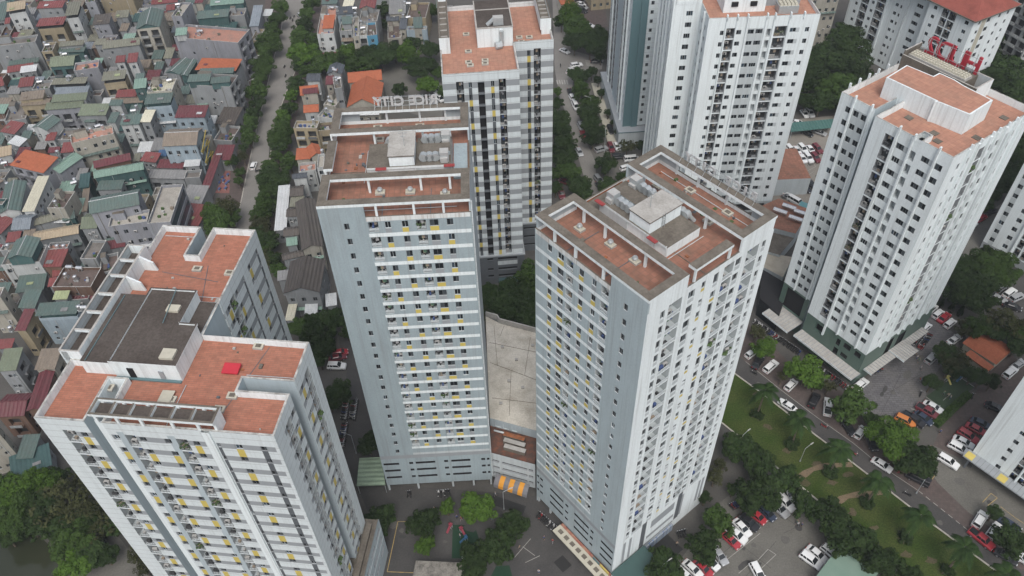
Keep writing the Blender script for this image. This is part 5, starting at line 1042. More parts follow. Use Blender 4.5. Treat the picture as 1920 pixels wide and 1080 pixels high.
def bikes(u0,v0,u1,v1,n,lab,grp,da=pi/2,jit=.25,rows=1):
    p=G(u0,v0);q=G(u1,v1); a=atan2(q.y-p.y,q.x-p.x); rnd=random.Random(u0+n)
    for r in range(rows):
        nn=Vector((-sin(a),cos(a),0))*2.0*r
        for i in range(n):
            t=(i+.5)/n; c=p.lerp(q,t)+nn; bike(0,0,a+da+rnd.uniform(-jit,jit),rnd.randrange(7),lab,grp,c)
bikes(1008,965,1070,1020,16,'parked in front of the shops under the striped face','motorbikes before the shops'); bikes(1080,1035,1110,1065,5,'parked by the mats before the shops','motorbikes before the shops')
bikes(651,752,645,790,14,'in the dark row beside the lane','motorbikes beside the lane',rows=2); bikes(648,795,640,840,14,'in the dark row beside the lane','motorbikes beside the lane')
bikes(1412,604,1500,665,26,'in the long row before the green based tower','motorbikes before the tower with red letters',rows=1); bikes(1530,690,1600,738,14,'under the long canopy of the green based tower','motorbikes under the canopy')
bikes(1722,655,1742,628,12,'beside the side canopy on the plaza','motorbikes on the plaza',rows=2); bikes(1634,700,1652,690,4,'at the corner of the green base','motorbikes at the tower corner')
bikes(1268,1005,1286,1000,4,'at the blue tiled entrance','motorbikes at the entrance'); bikes(195,1000,215,960,9,'by the pond path','motorbikes by the pond'); bikes(180,1045,200,1000,9,'by the pond path','motorbikes by the pond')
bikes(1368,953,1382,946,4,'between the parked cars and the round tree','motorbikes by the round tree'); bikes(820,928,845,925,5,'outside the middle tower','motorbikes outside the middle tower'); bikes(763,929,772,927,2,'outside the middle tower','motorbikes outside the middle tower')
for u,v,a,i in ((1413,701,2.4,0),(1545,801,-.7,2),(1601,852,-.7,2),(1700,928,2.5,0),(1725,741,1.,0),(534,127,1.4,0),(536,144,1.4,0),(545,36,1.4,0),(549,40,1.5,1),(552,33,1.5,1),(1051,125,1.5,0),(1822,745,1,0),(665,782,1.5,0),(1142,222,1.2,0),(484,322,.6,3),(1312,1040,1.0,0)): bike(u,v,a,i,'alone on open ground','single motorbikes')
# people
SKIN=mat('skin',(.35,.2,.13),.6); HAIR=mat('hair_black',(.015,.012,.01),.7)
def person_mesh(shirt,trs,walk):
    me=bpy.data.meshes.new('p'); s=.16*walk
    V=[(0,0,.95),(0,0,1.2),(0,0,1.42),(0,0,1.52),(.02,0,1.63),(0,.1,.9),(s,.11,.48),(s*1.2-.03,.11,.07),(s*1.2+.13,.12,.03),(0,-.1,.9),(-s,-.11,.48),(-s*1.6,-.11,.07),(-s*1.6+.15,-.12,.03),(0,.19,1.4),(-s*.6,.25,1.13),(.02-s*.4,.25,.88),(0,-.19,1.4),(s*.6,-.25,1.13),(.05+s,-.25,.88)]
    E=[(0,1),(1,2),(2,3),(3,4),(0,5),(5,6),(6,7),(7,8),(0,9),(9,10),(10,11),(11,12),(2,13),(13,14),(14,15),(2,16),(16,17),(17,18)]
    rad=[.14,.13,.14,.055,.1,.09,.06,.045,.04,.09,.06,.045,.04,.065,.045,.035,.065,.045,.035]
    me.from_pydata(V,E,[]); o=bpy.data.objects.new('p',me); COL.objects.link(o); md=o.modifiers.new('s','SKIN'); md.use_smooth_shade=True
    for i,v in enumerate(me.skin_vertices[0].data): v.radius=(rad[i],rad[i]); v.use_root=(i==0)
    o.modifiers.new('u','SUBSURF').levels=1; dg=bpy.context.evaluated_depsgraph_get(); r=bpy.data.meshes.new_from_object(o.evaluated_get(dg)); bpy.data.objects.remove(o)
    r.materials.clear()
    for m in (SKIN,shirt,trs,HAIR): r.materials.append(m)
    for p in r.polygons:
        c=p.center; p.material_index=3 if c.z>1.66 or (c.z>1.56 and c.x<-.01) else 0 if c.z>1.47 or (abs(c.y)>.2 and c.z<1.1) or c.z<.12 else 1 if c.z>.92 else 2
    return r
PM_=[person_mesh(CLOTH[a],m_,k) for a,m_,k in ((0,DGREY,1),(1,TYRE,0),(2,GREY,1),(3,TYRE,-1),(0,CLOTH[1],0),(4,DGREY,1))]
for i,(u,v,wh) in enumerate([(929,930,'by the black mat before the striped awning'),(857,973,'near the bright tree in the courtyard'),(865,976,'near the play area'),(872,972,'near the play area'),(863,1008,'on the green play mat'),(923,977,'under the courtyard trees'),(815,958,'near the dark courtyard tree'),(1020,1012,'on the courtyard beside the shops'),(1036,1018,'on the courtyard beside the shops'),(974,1030,'beside the courtyard parking lines'),(1010,1075,'at the bottom of the courtyard'),(1493,982,'in the lower car park'),(1495,986,'in the lower car park'),(1502,987,'in the lower car park'),(1729,652,'on the stone plaza'),(1715,668,'on the stone plaza'),(1718,674,'on the stone plaza'),(1721,679,'on the stone plaza'),(1725,694,'on the stone plaza'),(1727,718,'on the stone plaza'),(1723,716,'on the stone plaza'),(1775,745,'on the green play court'),(1780,749,'on the green play court'),(1768,741,'on the green play court'),(1741,843,'on the forecourt by the big bright tree'),(1761,813,'on the side street near the hedge'),(1045,1000,'by the motorbikes before the shops'),(1268,1023,'by the blue tiled entrance'),(450,350,'on the pavement by the blue tables'),(1817,709,'near the orange roofed hut'),(1825,712,'near the orange roofed hut')]):
    p=G(u,v); o=inst('person',PM_[i%6],None,Matrix.Translation((p.x,p.y,.03))@Matrix.Rotation(i*1.7,4,'Z')); tag(o,'person in %s top %s %s'%(('white','blue','red','tan','white','green')[i%6],('walking','standing','walking','walking','standing','walking')[i%6],wh),'person','people on foot'); UNI.append(o)
# street lamps
def lamp(u,v,a,h=8,lab=''):
    root=empty('street_lamp',G(u,v),a,'tall grey street lamp with single arm '+lab,'street lamp','street lamps'); b=MB(); b.tube((0,0,0),(0,0,h),.09,.06,METAL,7); b.tube((0,0,0),(0,0,.5),.16,.14,METAL,7); b.build('pole',root)
    b=MB(); b.tube((0,0,h),(1.6,0,h+.6),.05,.045,METAL,6); b.build('arm',root); b=MB(); b.hexa([(1.4,-.13,h+.5),(2.2,-.11,h+.62),(2.2,.11,h+.62),(1.4,.13,h+.5)],[(1.45,-.1,h+.64),(2.15,-.08,h+.72),(2.15,.08,h+.72),(1.45,.1,h+.64)],AC); b.build('lamp_head',root); UNI.append(root)
for t in ((1384,845,.6,6,'between the lawn and the round trees'),(945,955,.3,7,'in the courtyard'),(870,1070,0,6,'at the bottom of the courtyard'),(1235,1090,.5,7,'by the round tree'),(668,850,2.9,7,'beside the middle tower'),(597,650,0,7,'beside the lane'),(1106,222,3,8,'beside the north street'),(1133,285,1.5,7,'beside the small car park'),(476,190,.2,8,'on the left of the boulevard'),(486,145,.2,8,'on the left of the boulevard'),(505,100,.2,8,'on the left of the boulevard'),(1500,865,.5,5,'on the lawn'),(1718,925,.8,5,'beside the avenue')): lamp(*t)
# low podium between the two framed towers
def podium():
    root=empty('podium_building',(-28.36,92.5,0),.02346,'low building with pale flat roof between the two framed towers','building'); B=Bld(root)
    PALE=mat('pale_roof_concrete',(.52,.49,.43),.9,noise=1,nscale=.25,col2=(.33,.3,.25),fine=.14)
    o=[(22.75,1.2),(31.6,-2.2),(34.5,2.2),(32.2,4.8),(34,17.5),(34.2,32.3),(25.9,36.),(25.6,37.2),(22.7,38.5)]
    f=(22.8,8.6); g=(33.0,4.5)
    def wall(p,q,z0,z1,m,holes=()):
        B.facade((p[0],p[1],math.degrees(atan2(q[1]-p[1],q[0]-p[0]))),hypot(q[0]-p[0],q[1]-p[1]),z0,z1,m,(),holes)
    # upper block
    wall(f,g,9.5,12.8,BLUE2,[(1.2,2.6,10.4,12,.1,WHITE,BLUE2),(3.,4.3,10.4,12,.1,WHITE,BLUE2),(5,6.2,10.4,12,.1,WHITE,BLUE2)]); wall(g,(38,20),0,12.8,GREY); wall((38,20),(38,31),0,12.8,GREY); wall((38,31),o[5],0,13.8,GREY); wall(o[5],o[6],0,13.8,GREY); wall(o[6],o[7],0,13.8,GREY); wall(o[7],o[8],0,13.8,GREY); wall(o[8],f,0,12.8,GREY)
    B.b.poly([(*f,12.6),(*g,12.6),(38,20,12.6),(38,31,12.6),(34.2,32.3,12.6),(25.9,36,12.6),(22.7,38.5,12.6)],PALE)
    B.b.obox((38,30.8),(25.9,36),.3,12.6,14.2,CONCL); B.b.obox((25.9,36.),(25.5,37.2),.3,12.6,14.2,CONCL); B.b.obox((25.5,37.2),(22.8,38.4),.3,12.6,14.2,CONCL)
    for p,q in (((23.4,24),(34,18)),((25,22.8),(24.6,35)),((28,21.3),(27,9)),((27,35),(26,32)),((23.5,14),(35,11.5)),((31,20),(33,31)),((23.4,30),(36.5,25.5))): B.b.obox(p,q,.08,12.61,12.65,CONC)
    for x,y in ((26,28),(30,16),(29,24),(25,12),(33,28),(27,18)): bpart('roof_vent',root,x,x+.7,y,y+.6,12.61,13.0,CONCL)
    # lower block with plant
    B.b.poly([(22.75,1.2,10),(31.6,-2.2,10),(33,4.5,10),(22.8,8.6,10)],mat('rusty_plant_deck',(.09,.06,.05),.9,noise=1,nscale=.6,col2=(.2,.08,.05)))
    hs=[(a,a+L_,z,z+.9,.4,GREY,DARK) for z in (7.6,5.2,2.9) for a,L_ in ((.3,1.5),(2.4,5.6),(8.3,1.0))]
    wall((22.7,1.2),(31.8,-2.3),1.6,10.9,LGREY,hs)
    B.done()
    b=MB(); 
    for i in range(3):
        x=25.6; y=5.6-i*1.5; b.obox((x,y),(x+4.4,y-1.75),1.0,10.1,11.2,CONC,CONCL if i else RUST)
    b.build('cooling_plant',root)
    for i in range(4): b=MB(); b.tube((23.6+i*.5,6.6-i*.2,11.0),(25.4+i*.5,6.0-i*.2,11.),.2,.2,METAL,7); b.build('pipe',root)
    b=MB(); A=Vector((23.7,-.3,0)); D=Vector((30.6,-3.4,0)); n=Vector((-.41,-.91,0)); ORG=mat('orange_awning',(.5,.22,.02),.7); GRA=mat('grey_awning',(.13,.13,.14),.7)
    for i in range(7):
        p=A.lerp(D,i/7); q=A.lerp(D,(i+1)/7); m=ORG if i in (1,3,5) else GRA; pr=[]
        for k in range(5): t=k/4; pr.append((2.1*sin(t*pi/2),4.9-1.9*(1-cos(t*pi/2))))
        for (r0,z0),(r1,z1) in zip(pr,pr[1:]): b.poly([(*(p+n*r0)[:2],z0),(*(q+n*r0)[:2],z0),(*(q+n*r1)[:2],z1),(*(p+n*r1)[:2],z1)],m)
    b.build('awning',root)
    b=MB(); p=A+n*2.3; q=D+n*2.3; b.obox(p+n*1.2,q+n*1.2,2.2,.03,.06,TYRE); b.build('door_mat',root)
    return root
podium()
# shop canopy along the striped face, entrance canopies
b=MB(); rt=empty('shop_canopy',(3.67,88.9,0),-.912917,'ivory shop canopy with square skylights along the foot of the striped face','canopy')
b.box(8.5,23.0,-3.0,-.9,2.6,2.85,IVORY)
for i in range(8): b.box(9.3+i*1.75,10.3+i*1.75,-2.3,-1.5,2.86,2.95,CONC)
b.build('roof',rt); b=MB(); b.box(8.5,22.7,-.8,-.2,.3,2.6,mat('shop_front',(.25,.08,.06),.7,noise=.8,nscale=.8,col2=(.4,.3,.2))); b.build('shop_front',rt)
b=MB(); b.box(18.2,20.0,-.9,-.75,2.9,3.7,TEAL); b.box(20.2,22.6,-.9,-.75,2.9,3.7,YELLOW); b.build('shop_sign',rt)
for x0,x1 in ((12.8,15.6),(18.5,21.5)):
    b=MB(); b.box(x0,x1,-6.4,-4.0,.03,.06,TYRE); tag(b.build('door_mat'),'black rubber mat before the ivory shop canopy %s'%('left' if x0<13 else 'right'),'mat'); bpy.data.objects['door_mat' if 'door_mat' in bpy.data.objects else 'door_mat'].name; 
    o=b; last=[o_ for o_ in COL.objects if o_.name.startswith('door_mat')][-1]; last.location=(3.67,88.9,0); last.rotation_euler=(0,0,-.912917)
b=MB(); rt=empty('entrance_canopy',(3.67,88.9,0),-.912917,'dark green entrance canopy at the corner of the white face','canopy')
b.hexa([(22.9,-.5,3.4),(27.6,-.5,3.1),(27.6,8.6,3.1),(22.9,8.6,3.4)],[(22.9,-.5,3.65),(27.6,-.5,3.35),(27.6,8.6,3.35),(22.9,8.6,3.65)],GREENP,mat('green_canopy',(.035,.075,.07),.5,noise=.3,nscale=1)); b.build('roof',rt)
for y in (-.2,4,8.3): b=MB(); b.tube((27.3,y,0),(27.3,y,3.1),.08,.08,METAL,6); b.build('post',rt)
b=MB(); BT=bricky('blue_tile_border',(.1,.15,.25),(.25,.3,.35),(.3,.3,.3),w=.5,h=.5,mortar=.05,dirt=.2); b.box(23.2,27.6,8.9,15.6,.03,.12,DGREY,TYRE); b.box(22.8,23.2,9.2,17,.1,2.4,BT); b.build('entrance_step',rt)
# green shed by the middle tower, awning roofs
def shed(name,pts,z,m,lab,cat='shed',h=.25,posts=True):
    rt=empty(name,(0,0,0),0,lab,cat); P=[G(u,v,z) for u,v in pts]; b=MB(); b.hexa([(p.x,p.y,z) for p in P],[(p.x,p.y,z+h) for p in P],m); c=sum(P,Vector())/len(P)
    for o_ in (b,): pass
    b.build('roof',rt)
    if posts:
        for p in P: q=p.lerp(c,.06); k=MB(); k.tube((q.x,q.y,0),(q.x,q.y,z),.09,.09,METAL,6); k.build('post',rt)
    return rt
GRIB=ribbed('pale_green_sheet',(.2,.27,.19),1,1.1,dcol=(.12,.17,.12)); GRIB2=ribbed('mint_sheet',(.3,.4,.33),0,.9,dirt=.4,dcol=(.2,.27,.22)); TRIB=ribbed('teal_sheet',(.06,.14,.125),0,1.,dirt=.4,dcol=(.04,.09,.08))
shed('lean_to',[(669,912),(723,910),(716,858),(674,860)],3.2,GRIB,'pale green ribbed shed roof at the foot of the middle tower','shed')
shed('awning_roof',[(703,1090),(690,1085),(701,1022),(718,1022)],3.5,GRIB2,'mint green sheet awning at the foot of the lower left tower','awning')
shed('car_shelter',[(1482,248),(1560,240),(1564,224),(1484,231)],2.8,TRIB,'long dark green car shelter between the two white towers','shelter')
shed('flat_roof_hut',[(770,1100),(780,1052),(870,1056),(880,1100)],3,mat('mouldy_concrete',(.2,.19,.17),.9,noise=1,nscale=.7,col2=(.07,.065,.06),fine=.2),'mouldy flat concrete roof at the bottom edge of the courtyard','hut')
def hut(pts,z,zr,m,lab,wallm=None,name='hut'):
    """hipped or mono roof hut from 3 roof corners near-left, near-right, far-right"""
    a,b1,c=[G(u,v,z) for u,v in pts]; ang=atan2(b1.y-a.y,b1.x-a.x); W=(b1-a).length; n=Vector((-sin(ang),cos(ang),0)); D=max(2,(c-b1).dot(n)); rt=empty(name,(a.x,a.y,0),ang,lab,'hut')
    b=MB(); b.box(.4,W-.4,.4,D-.4,0,z,wallm or IVORY); b.build('wall',rt); b=MB()
    if zr: b.hexa([(0,0,z),(W,0,z),(W,D,z),(0,D,z)],[(W*.02,D/2-.1,z+zr),(W*.98,D/2-.1,z+zr),(W*.98,D/2+.1,z+zr),(W*.02,D/2+.1,z+zr)],m)
    else: b.box(0,W,0,D,z,z+.3,m)
    b.build('roof',rt); return rt
OTILE=bricky('orange_roof_tile',(.36,.115,.06),(.3,.09,.05),(.25,.09,.05),w=.35,h=.4,mortar=.03,dirt=.3,dcol=(.16,.08,.05),scale=.4)
hut([(1804,643),(1868,684),(1898,652)],3.0,.9,OTILE,'orange tiled hut among trees at the right edge')
hut([(1808,665),(1852,697),(1862,688)],2.4,0,OTILE,'small orange lean-to beside the tiled hut at the right edge')
hut([(1527,1085),(1600,1140),(1665,1082)],4,0,mat('green_flat_roof',(.12,.19,.15),.7,noise=.5,nscale=.2,col2=(.18,.24,.2)),'green flat roofed building at the bottom edge beside the car park',DGREY)
hut([(1462,320),(1488,322),(1488,305)],3,0,OTILE,'small red tiled guard hut in the car park',CONCL)
hut([(1052,10),(1078,7),(1078,-10)],4,0,OTILE,'small red flat roofed hut at the top edge')
# annex with tanks between the framed tower and the white towers
rt=empty('annex_building',(0,0,0),0,'low red roofed annex with steel water tanks right of the framed tower','building'); b=MB()
P=[G(u,v,5) for u,v in ((1440,425),(1492,438),(1512,405),(1540,400),(1460,372),(1430,385))]; b.hexa([(p.x,p.y,0) for p in P],[(p.x,p.y,5) for p in P],LGREY,TILE2); b.build('wall',rt)
b=MB(); P=[G(u,v,3.4) for u,v in ((1425,468),(1462,478),(1490,445),(1442,420))]; b.hexa([(p.x,p.y,0) for p in P],[(p.x,p.y,3.4) for p in P],LGREY,CONC); b.build('lower_wing',rt)
b=MB(); P=[G(u,v,2.6) for u,v in ((1430,500),(1468,520),(1486,482),(1452,476),(1425,468))]; b.hexa([(p.x,p.y,0) for p in P],[(p.x,p.y,2.6) for p in P],LGREY,mat('sand_roof',(.42,.38,.31),.9,noise=.5,nscale=.3)); b.build('terrace',rt)
for u,v in ((1463,396),(1480,388),(1492,410),(1502,399)):
    p=G(u,v,6); b=MB(); b.tube((p.x-1.6,p.y+1.1,6),(p.x+1.6,p.y-1.1,6),.7,.7,STEEL,12); b.build('water_tank',rt)
shed('tarpaulin_roof',[(1490,395),(1510,405),(1520,385),(1502,378)],3,mat('turquoise_sheet',(.1,.24,.26),.6),'turquoise sheet roof beside the red annex','shed')
rt=empty('glass_box',(0,0,0),0,'dark glazed link between the framed tower and the green based tower','building'); b=MB(); P=[G(u,v,6) for u,v in ((1425,560),(1462,590),(1480,535),(1430,505))]; b.hexa([(p.x,p.y,0) for p in P],[(p.x,p.y,6) for p in P],GL[0],DARK); b.build('wall',rt)
# playground
def slide(u,v,c,lab,a):
    rt=empty('play_slide',G(u,v),a,lab,'slide'); rt.scale=(.6,.6,.7); m=mat('play_'+c,{'red':(.22,.04,.06),'blue':(.03,.1,.2),'green':(.04,.3,.15),'yellow':(.5,.45,.15)}[c],.4); b=MB(); b.hexa([(0,-.4,.1),(.15,-.4,.1),(.15,.4,.1),(0,.4,.1)],[(1.9,-.4,1.5),(2.05,-.4,1.5),(2.05,.4,1.5),(1.9,.4,1.5)],m); b.box(1.95,2.9,-.5,.5,1.4,1.55,m); b.build('chute',rt)
    b=MB(); b.box(2.0,2.1,-.5,.5,0,1.4,METAL); b.box(2.8,2.9,-.5,.5,0,1.4,METAL); b.hexa([(1.9,-.7,2.4),(3,-.7,2.4),(3,.7,2.4),(1.9,.7,2.4)],[(2.3,-.1,3.1),(2.6,-.1,3.1),(2.6,.1,3.1),(2.3,.1,3.1)],m); b.build('tower',rt)
slide(873,1006,'red','red play tower and slide on the green mat',2.2); slide(862,1018,'blue','blue slide on the green play mat',.4); slide(877,1022,'green','green slide on the green play mat',-1); slide(838,1000,'red','red see-saw shaped slide beside the green mat',1); slide(1793,716,'blue','blue play tower on the play court',.6); slide(1783,722,'yellow','yellow play tower on the play court',2.)
# street cafe with blue tables
CAF=mat('cafe_floor',(.22,.1,.09),.9,noise=.6,nscale=1); sheet('cafe_floor',[(392,362),(430,362),(432,318),(400,315)],CAF,3)
for i,(u,v) in enumerate([(398,345),(405,347),(412,345),(420,341),(425,347),(408,339),(418,335),(428,330),(415,328),(424,355),(412,357),(401,353),(429,343)]):
    rt=empty('folding_table',G(u,v),1.3+.06*(i%3),'blue topped table on the red cafe floor beside the boulevard','table','blue cafe tables'); b=MB(); b.box(-.6,.6,-.32,.32,.7,.75,CLOTH[1]); b.build('tabletop',rt)
    for x in (-.5,.5): b=MB(); b.box(x-.04,x+.04,-.25,.25,0,.7,METAL); b.build('leg',rt)
    UNI.append(rt)
# ================================================================ the old quarter: houses, one by one
RC={}
def rcol(n,c,d=None,ax=0,kind='rib'):
    RC[n]=ribbed('roof_'+n,c,ax,.9,dirt=.55,dcol=d or [x*.55 for x in c],rand=.12) if kind=='rib' else mat('roof_'+n,c,.9,noise=.8,nscale=.35,col2=d,fine=.15,rand=.12)
rcol('teal',(.08,.12,.11),(.1,.105,.09)); rcol('mint',(0.174,0.261,0.2175),(0.1131,0.174,0.1392)); rcol('green',(.14,.165,.115),(0.1131,0.1218,0.08265)); rcol('olive',(0.1566,0.1566,0.1218),(0.1044,0.0957,0.07395)); rcol('red',(.17,.047,.046),(0.1131,0.04785,0.03915)); rcol('maroon',(0.1131,0.03045,0.03654),(0.0783,0.03915,0.0348)); rcol('dark teal',(0.0348,0.07395,0.07395)); rcol('brown',(0.174,0.1436,0.1131),(0.1044,0.087,0.0696)); rcol('dark brown',(0.06525,0.05655,0.05046),(0.0957,0.08265,0.0696)); rcol('blue grey',(0.174,0.2001,0.2262)); rcol('tan',(0.3132,0.2523,0.174),(0.2262,0.174,0.1218)); rcol('slate',(0.0609,0.0696,0.08265)); rcol('lime',(0.2784,0.3132,0.174)); rcol('white',(0.435,0.4524,0.4611),(0.3045,0.3132,0.3132)); rcol('cream',(0.4785,0.4611,0.3654),(0.3915,0.3654,0.2871)); rcol('blue',(0.0522,0.1131,0.2175)); rcol('grey',(0.1914,0.1914,0.1914),(0.1218,0.1218,0.1218))
RC['orange']=OTILE
rcol('concrete',(0.174,0.161,0.1479),(0.087,0.0783,0.0696),kind='c'); rcol('pink',(0.3654,0.1914,0.1479),(0.2262,0.1653,0.1392),kind='c'); rcol('dirty',(0.1131,0.087,0.0783),(0.0609,0.0522,0.04785),kind='c'); rcol('pale',(0.3306,0.3132,0.2784),(0.2088,0.1914,0.174),kind='c')
WC={'grey':(0.2175,0.2306,0.2393),'lilac':(0.2349,0.2436,0.2697),'white':(0.4002,0.4176,0.4176),'cream':(0.3132,0.3001,0.261),'tan':(0.2871,0.2436,0.1653),'blue':(0.261,0.3219,0.3654),'mint':(0.3132,0.3828,0.348),'brown':(0.1392,0.087,0.06525),'teal':(0.0522,0.1044,0.1044),'yellow':(0.435,0.348,0.087),'dark':(0.0435,0.04524,0.04785),'bright blue':(0.087,0.261,0.3915)}
WM={k:mat('wall_'+k.replace(' ','_'),c,.85,noise=.55,nscale=.5,col2=[x*.55 for x in c],stretch=(1,1,.3),fine=.08,rand=.14,streak=.45) for k,c in WC.items()}
def tank_mesh(v):
    b=MB()
    if v: 
        for s in (-.45,.45): b.box(s-.05,s+.05,-.4,.4,0,.5,METAL)
        b.tube((-.85,0,1.0),(.85,0,1.0),.52,.52,STEEL,12); 
    else:
        b.box(-.5,.5,-.5,.5,0,.5,METAL); b.tube((0,0,.5),(0,0,1.7),.55,.55,STEEL,12); b.tube((0,0,1.7),(0,0,1.9),.55,.2,STEEL,12)
    return b.mesh('water_tank',smooth=False)
TK=[tank_mesh(0),tank_mesh(1)]
HN=0
OCC=[]
def house(a,b_,c,z,rt,rc,wc='grey',fs='b',side=None,tanks=(),wname='house',lab=None):
    global HN; HN+=1; rnd=random.Random(HN*31)
    A=G(*a,z);B_=G(*b_,z);C_=G(*c,z); ang=atan2(B_.y-A.y,B_.x-A.x); W=max(2.,hypot(B_.x-A.x,B_.y-A.y)); n=(-sin(ang),cos(ang)); D=max(2.,(C_.x-B_.x)*n[0]+(C_.y-B_.y)*n[1])
    OCC.append((A.x+cos(ang)*W/2-sin(ang)*D/2,A.y+sin(ang)*W/2+cos(ang)*D/2,ang,W,D)); root=empty(wname,(A.x,A.y,0),ang); RM=RC[rc]; WMm=WM[wc]
    root['label']=lab or '%s walled house with %s %s roof'%(wc,rc,{'flat':'flat terrace','sheet':'sheet metal','gd':'pitched','gw':'pitched','shed':'lean-to'}[rt]); root['category']='house'; UNI.append(root)
    Bd=Bld(root); zw={'flat':z,'sheet':z-2.2,'gd':z,'gw':z,'shed':z}[rt]; i0=0 if rt=='flat' else .35
    x0,x1,y0,y1=i0,W-i0,i0,D-i0
    zb0=z-2.4 if (fs=='n' and z>9.6) else 0
    def face(fr,L,st):
        holes=[];wins=[];bals=[];doors=[]; nf=max(1,int((zw-.4)/3.2))
        for k in range(nf):
            zb=.4+k*(zw-.6)/nf
            if st=='w': nc=max(1,int(L/2.3)); [wins.append((L*(i+.5)/nc-.55,L*(i+.5)/nc+.55,zb+1.,zb+2.3)) for i in range(nc) if rnd.random()<.85]
            if st=='b' and rnd.random()<.9:
                q=rnd.uniform(.15,.8)*L; wins.append((q-.4,q+.4,zb+1.2,zb+2.2))
                if rnd.random()<.4: q2=q+L*.3 if q<L*.5 else q-L*.3; wins.append((q2-.4,q2+.4,zb+1.2,zb+2.2))
            if st in('d','y'):
                nc=max(1,int(L/3.4))
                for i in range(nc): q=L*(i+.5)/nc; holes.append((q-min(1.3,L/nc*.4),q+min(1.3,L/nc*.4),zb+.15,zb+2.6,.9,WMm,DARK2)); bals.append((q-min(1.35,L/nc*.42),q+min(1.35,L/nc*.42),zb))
            if st=='g': holes.append((.3,L-.3,zb+.2,zb+2.9,.15,WMm,GL[3]))
        hs_=[w_ for w_ in holes if w_[1]<=L and w_[0]>=0]; wins=[w_ for w_ in wins if w_[0]>.1 and w_[1]<L-.1 and w_[3]<zw-.1]
        Bd.facade(fr,L,zb0,zw,WMm,(),hs_+[(*w_,.15,WMm,None) for w_ in wins])
        for w_ in wins: Bd.win(*w_)
        P=Bd.fr[0]
        for q0,q1,zb in bals:
            m=MB(); M=frame3(P(q0,zb),Bd.fr[1],Bd.fr[2],(0,0,1)); m.box(0,q1-q0,-.8,0,0,.12,WMm); m.box(0,q1-q0,-.8,-.72,.12,.95,WM['yellow'] if st=='y' else (WM['white'] if rnd.random()<.5 else FRAMEM)); o=inst('balcony',m.mesh('balcony'),root,M)
        if st=='y':
            for i in range(int(zw/2)):
                m=MB(); q0=0 if i%2 else L; p0=Vector(P(q0,i*2.,-.9)); p1=Vector(P(L-q0,i*2.+2.4,-.9)); m.tube(p0,p1,.16,.16,WM['yellow'],4); o=m.build('lattice_strut',root)
    face((x0,y0,0),x1-x0,fs); face((x1,y0,90),y1-y0,'n' if fs=='n' else side or rnd.choice('bbw')); Bd.facade((x1,y1,180),x1-x0,zb0,zw,WMm); face((x0,y1,270),y1-y0,'n' if fs=='n' else 'b' if a[0]<500 else 'w')
    Bd.done(cap=60)
    m=MB(); o=.0
    if rt=='flat':
        poly=[(0,0),(W,0),(W,D),(0,D)]; parapet(root,poly,z-.9,z,.18,WMm,CONCL,RM)
        if D>5 and W>4 and rnd.random()<.6:
            k=MB(); k.box(W*.1,W*.4,D*.6,D*.9,z-.9,z+1.5,WMm,CONC); k.build('stair_head',root)
    elif rt=='sheet':
        cm=MB(); cm.box(x0+.5,x1-.5,y0+.6,y1-.2,zw,z-.25,WM['teal'] if rc in('teal','mint','dark teal') and rnd.random()<.6 else DARK2); cm.build('terrace_room',root)  # block fills the open terrace, mostly near-black to stand in for its shade
        pm=MB(); 
        for (p0,p1,q0,q1) in ((x0,x1,y0,y0+.12),(x0,x0+.12,y0+.12,y1),(x1-.12,x1,y0+.12,y1)): pm.box(p0,p1,q0,q1,zw+.002,zw+.9,WMm)
        pm.build('parapet',root)
        m.hexa([(0,0,z-.05),(W,0,z-.05),(W,D,z+.35),(0,D,z+.35)],[(0,0,z+.03),(W,0,z+.03),(W,D,z+.43),(0,D,z+.43)],RM); m.build('roof',root)
    elif rt=='shed': 
        m.hexa([(0,0,z-.05),(W,0,z-.05),(W,D,z+.1+.12*D),(0,D,z+.1+.12*D)],[(0,0,z+.05),(W,0,z+.05),(W,D,z+.2+.12*D),(0,D,z+.2+.12*D)],RM); m.build('roof',root)
        k=MB(); k.poly([(x0,y0,z-.1),(x0,y1,z-.1),(x0,y1,z+.1*D)],WMm); k.poly([(x1,y0,z-.1),(x1,y1,z-.1),(x1,y1,z+.1*D)],WMm); k.poly([(x0,y1,z-.1),(x1,y1,z-.1),(x1,y1,z+.11*D),(x0,y1,z+.11*D)],WMm); k.build('gable',root)
    else:
        L,S=(D,W) if rt=='gd' else (W,D); h=S*.2 if rc!='orange' else S*.28; t=.1
        f=(lambda s,l,zz:(s,l,zz)) if rt=='gd' else (lambda s,l,zz:(l,s,zz))
        for s0,s1,z0_,z1_ in ((0,S/2,z,z+h),(S/2,S,z+h,z)):
            m.hexa([f(s0,0,z0_),f(s1,0,z1_),f(s1,L,z1_),f(s0,L,z0_)],[f(s0,0,z0_+t),f(s1,0,z1_+t),f(s1,L,z1_+t),f(s0,L,z0_+t)],RM)
        m.build('roof',root); k=MB()
        for l in (.36,L-.36): k.poly([f(.35,l,z-.02),f(S-.35,l,z-.02),f(S/2,l,z+h-.1)],WM['teal'] if rc=='teal' and wc!='white' else WMm)
        k.build('gable',root)
        rg=MB(); p,q=f(S/2,-.02,z+h+t),f(S/2,L+.02,z+h+t); rg.tube(p,q,.12,.12,RC['white'] if rc in('teal','brown') else RM,5); rg.build('ridge',root)
    for i,(u,v) in enumerate(tanks):
        zt=z-.9 if rt=='flat' else z+.4; p=G(u,v,zt+1)-Vector((A.x,A.y,0)); x=p.x*cos(ang)+p.y*sin(ang); y=-p.x*sin(ang)+p.y*cos(ang)
        inst('water_tank',TK[i%2],root,Matrix.Translation((x,y,zt))@Matrix.Rotation(rnd.uniform(-.3,.3),4,'Z'))
    nf=int((zw-zb0)/3)
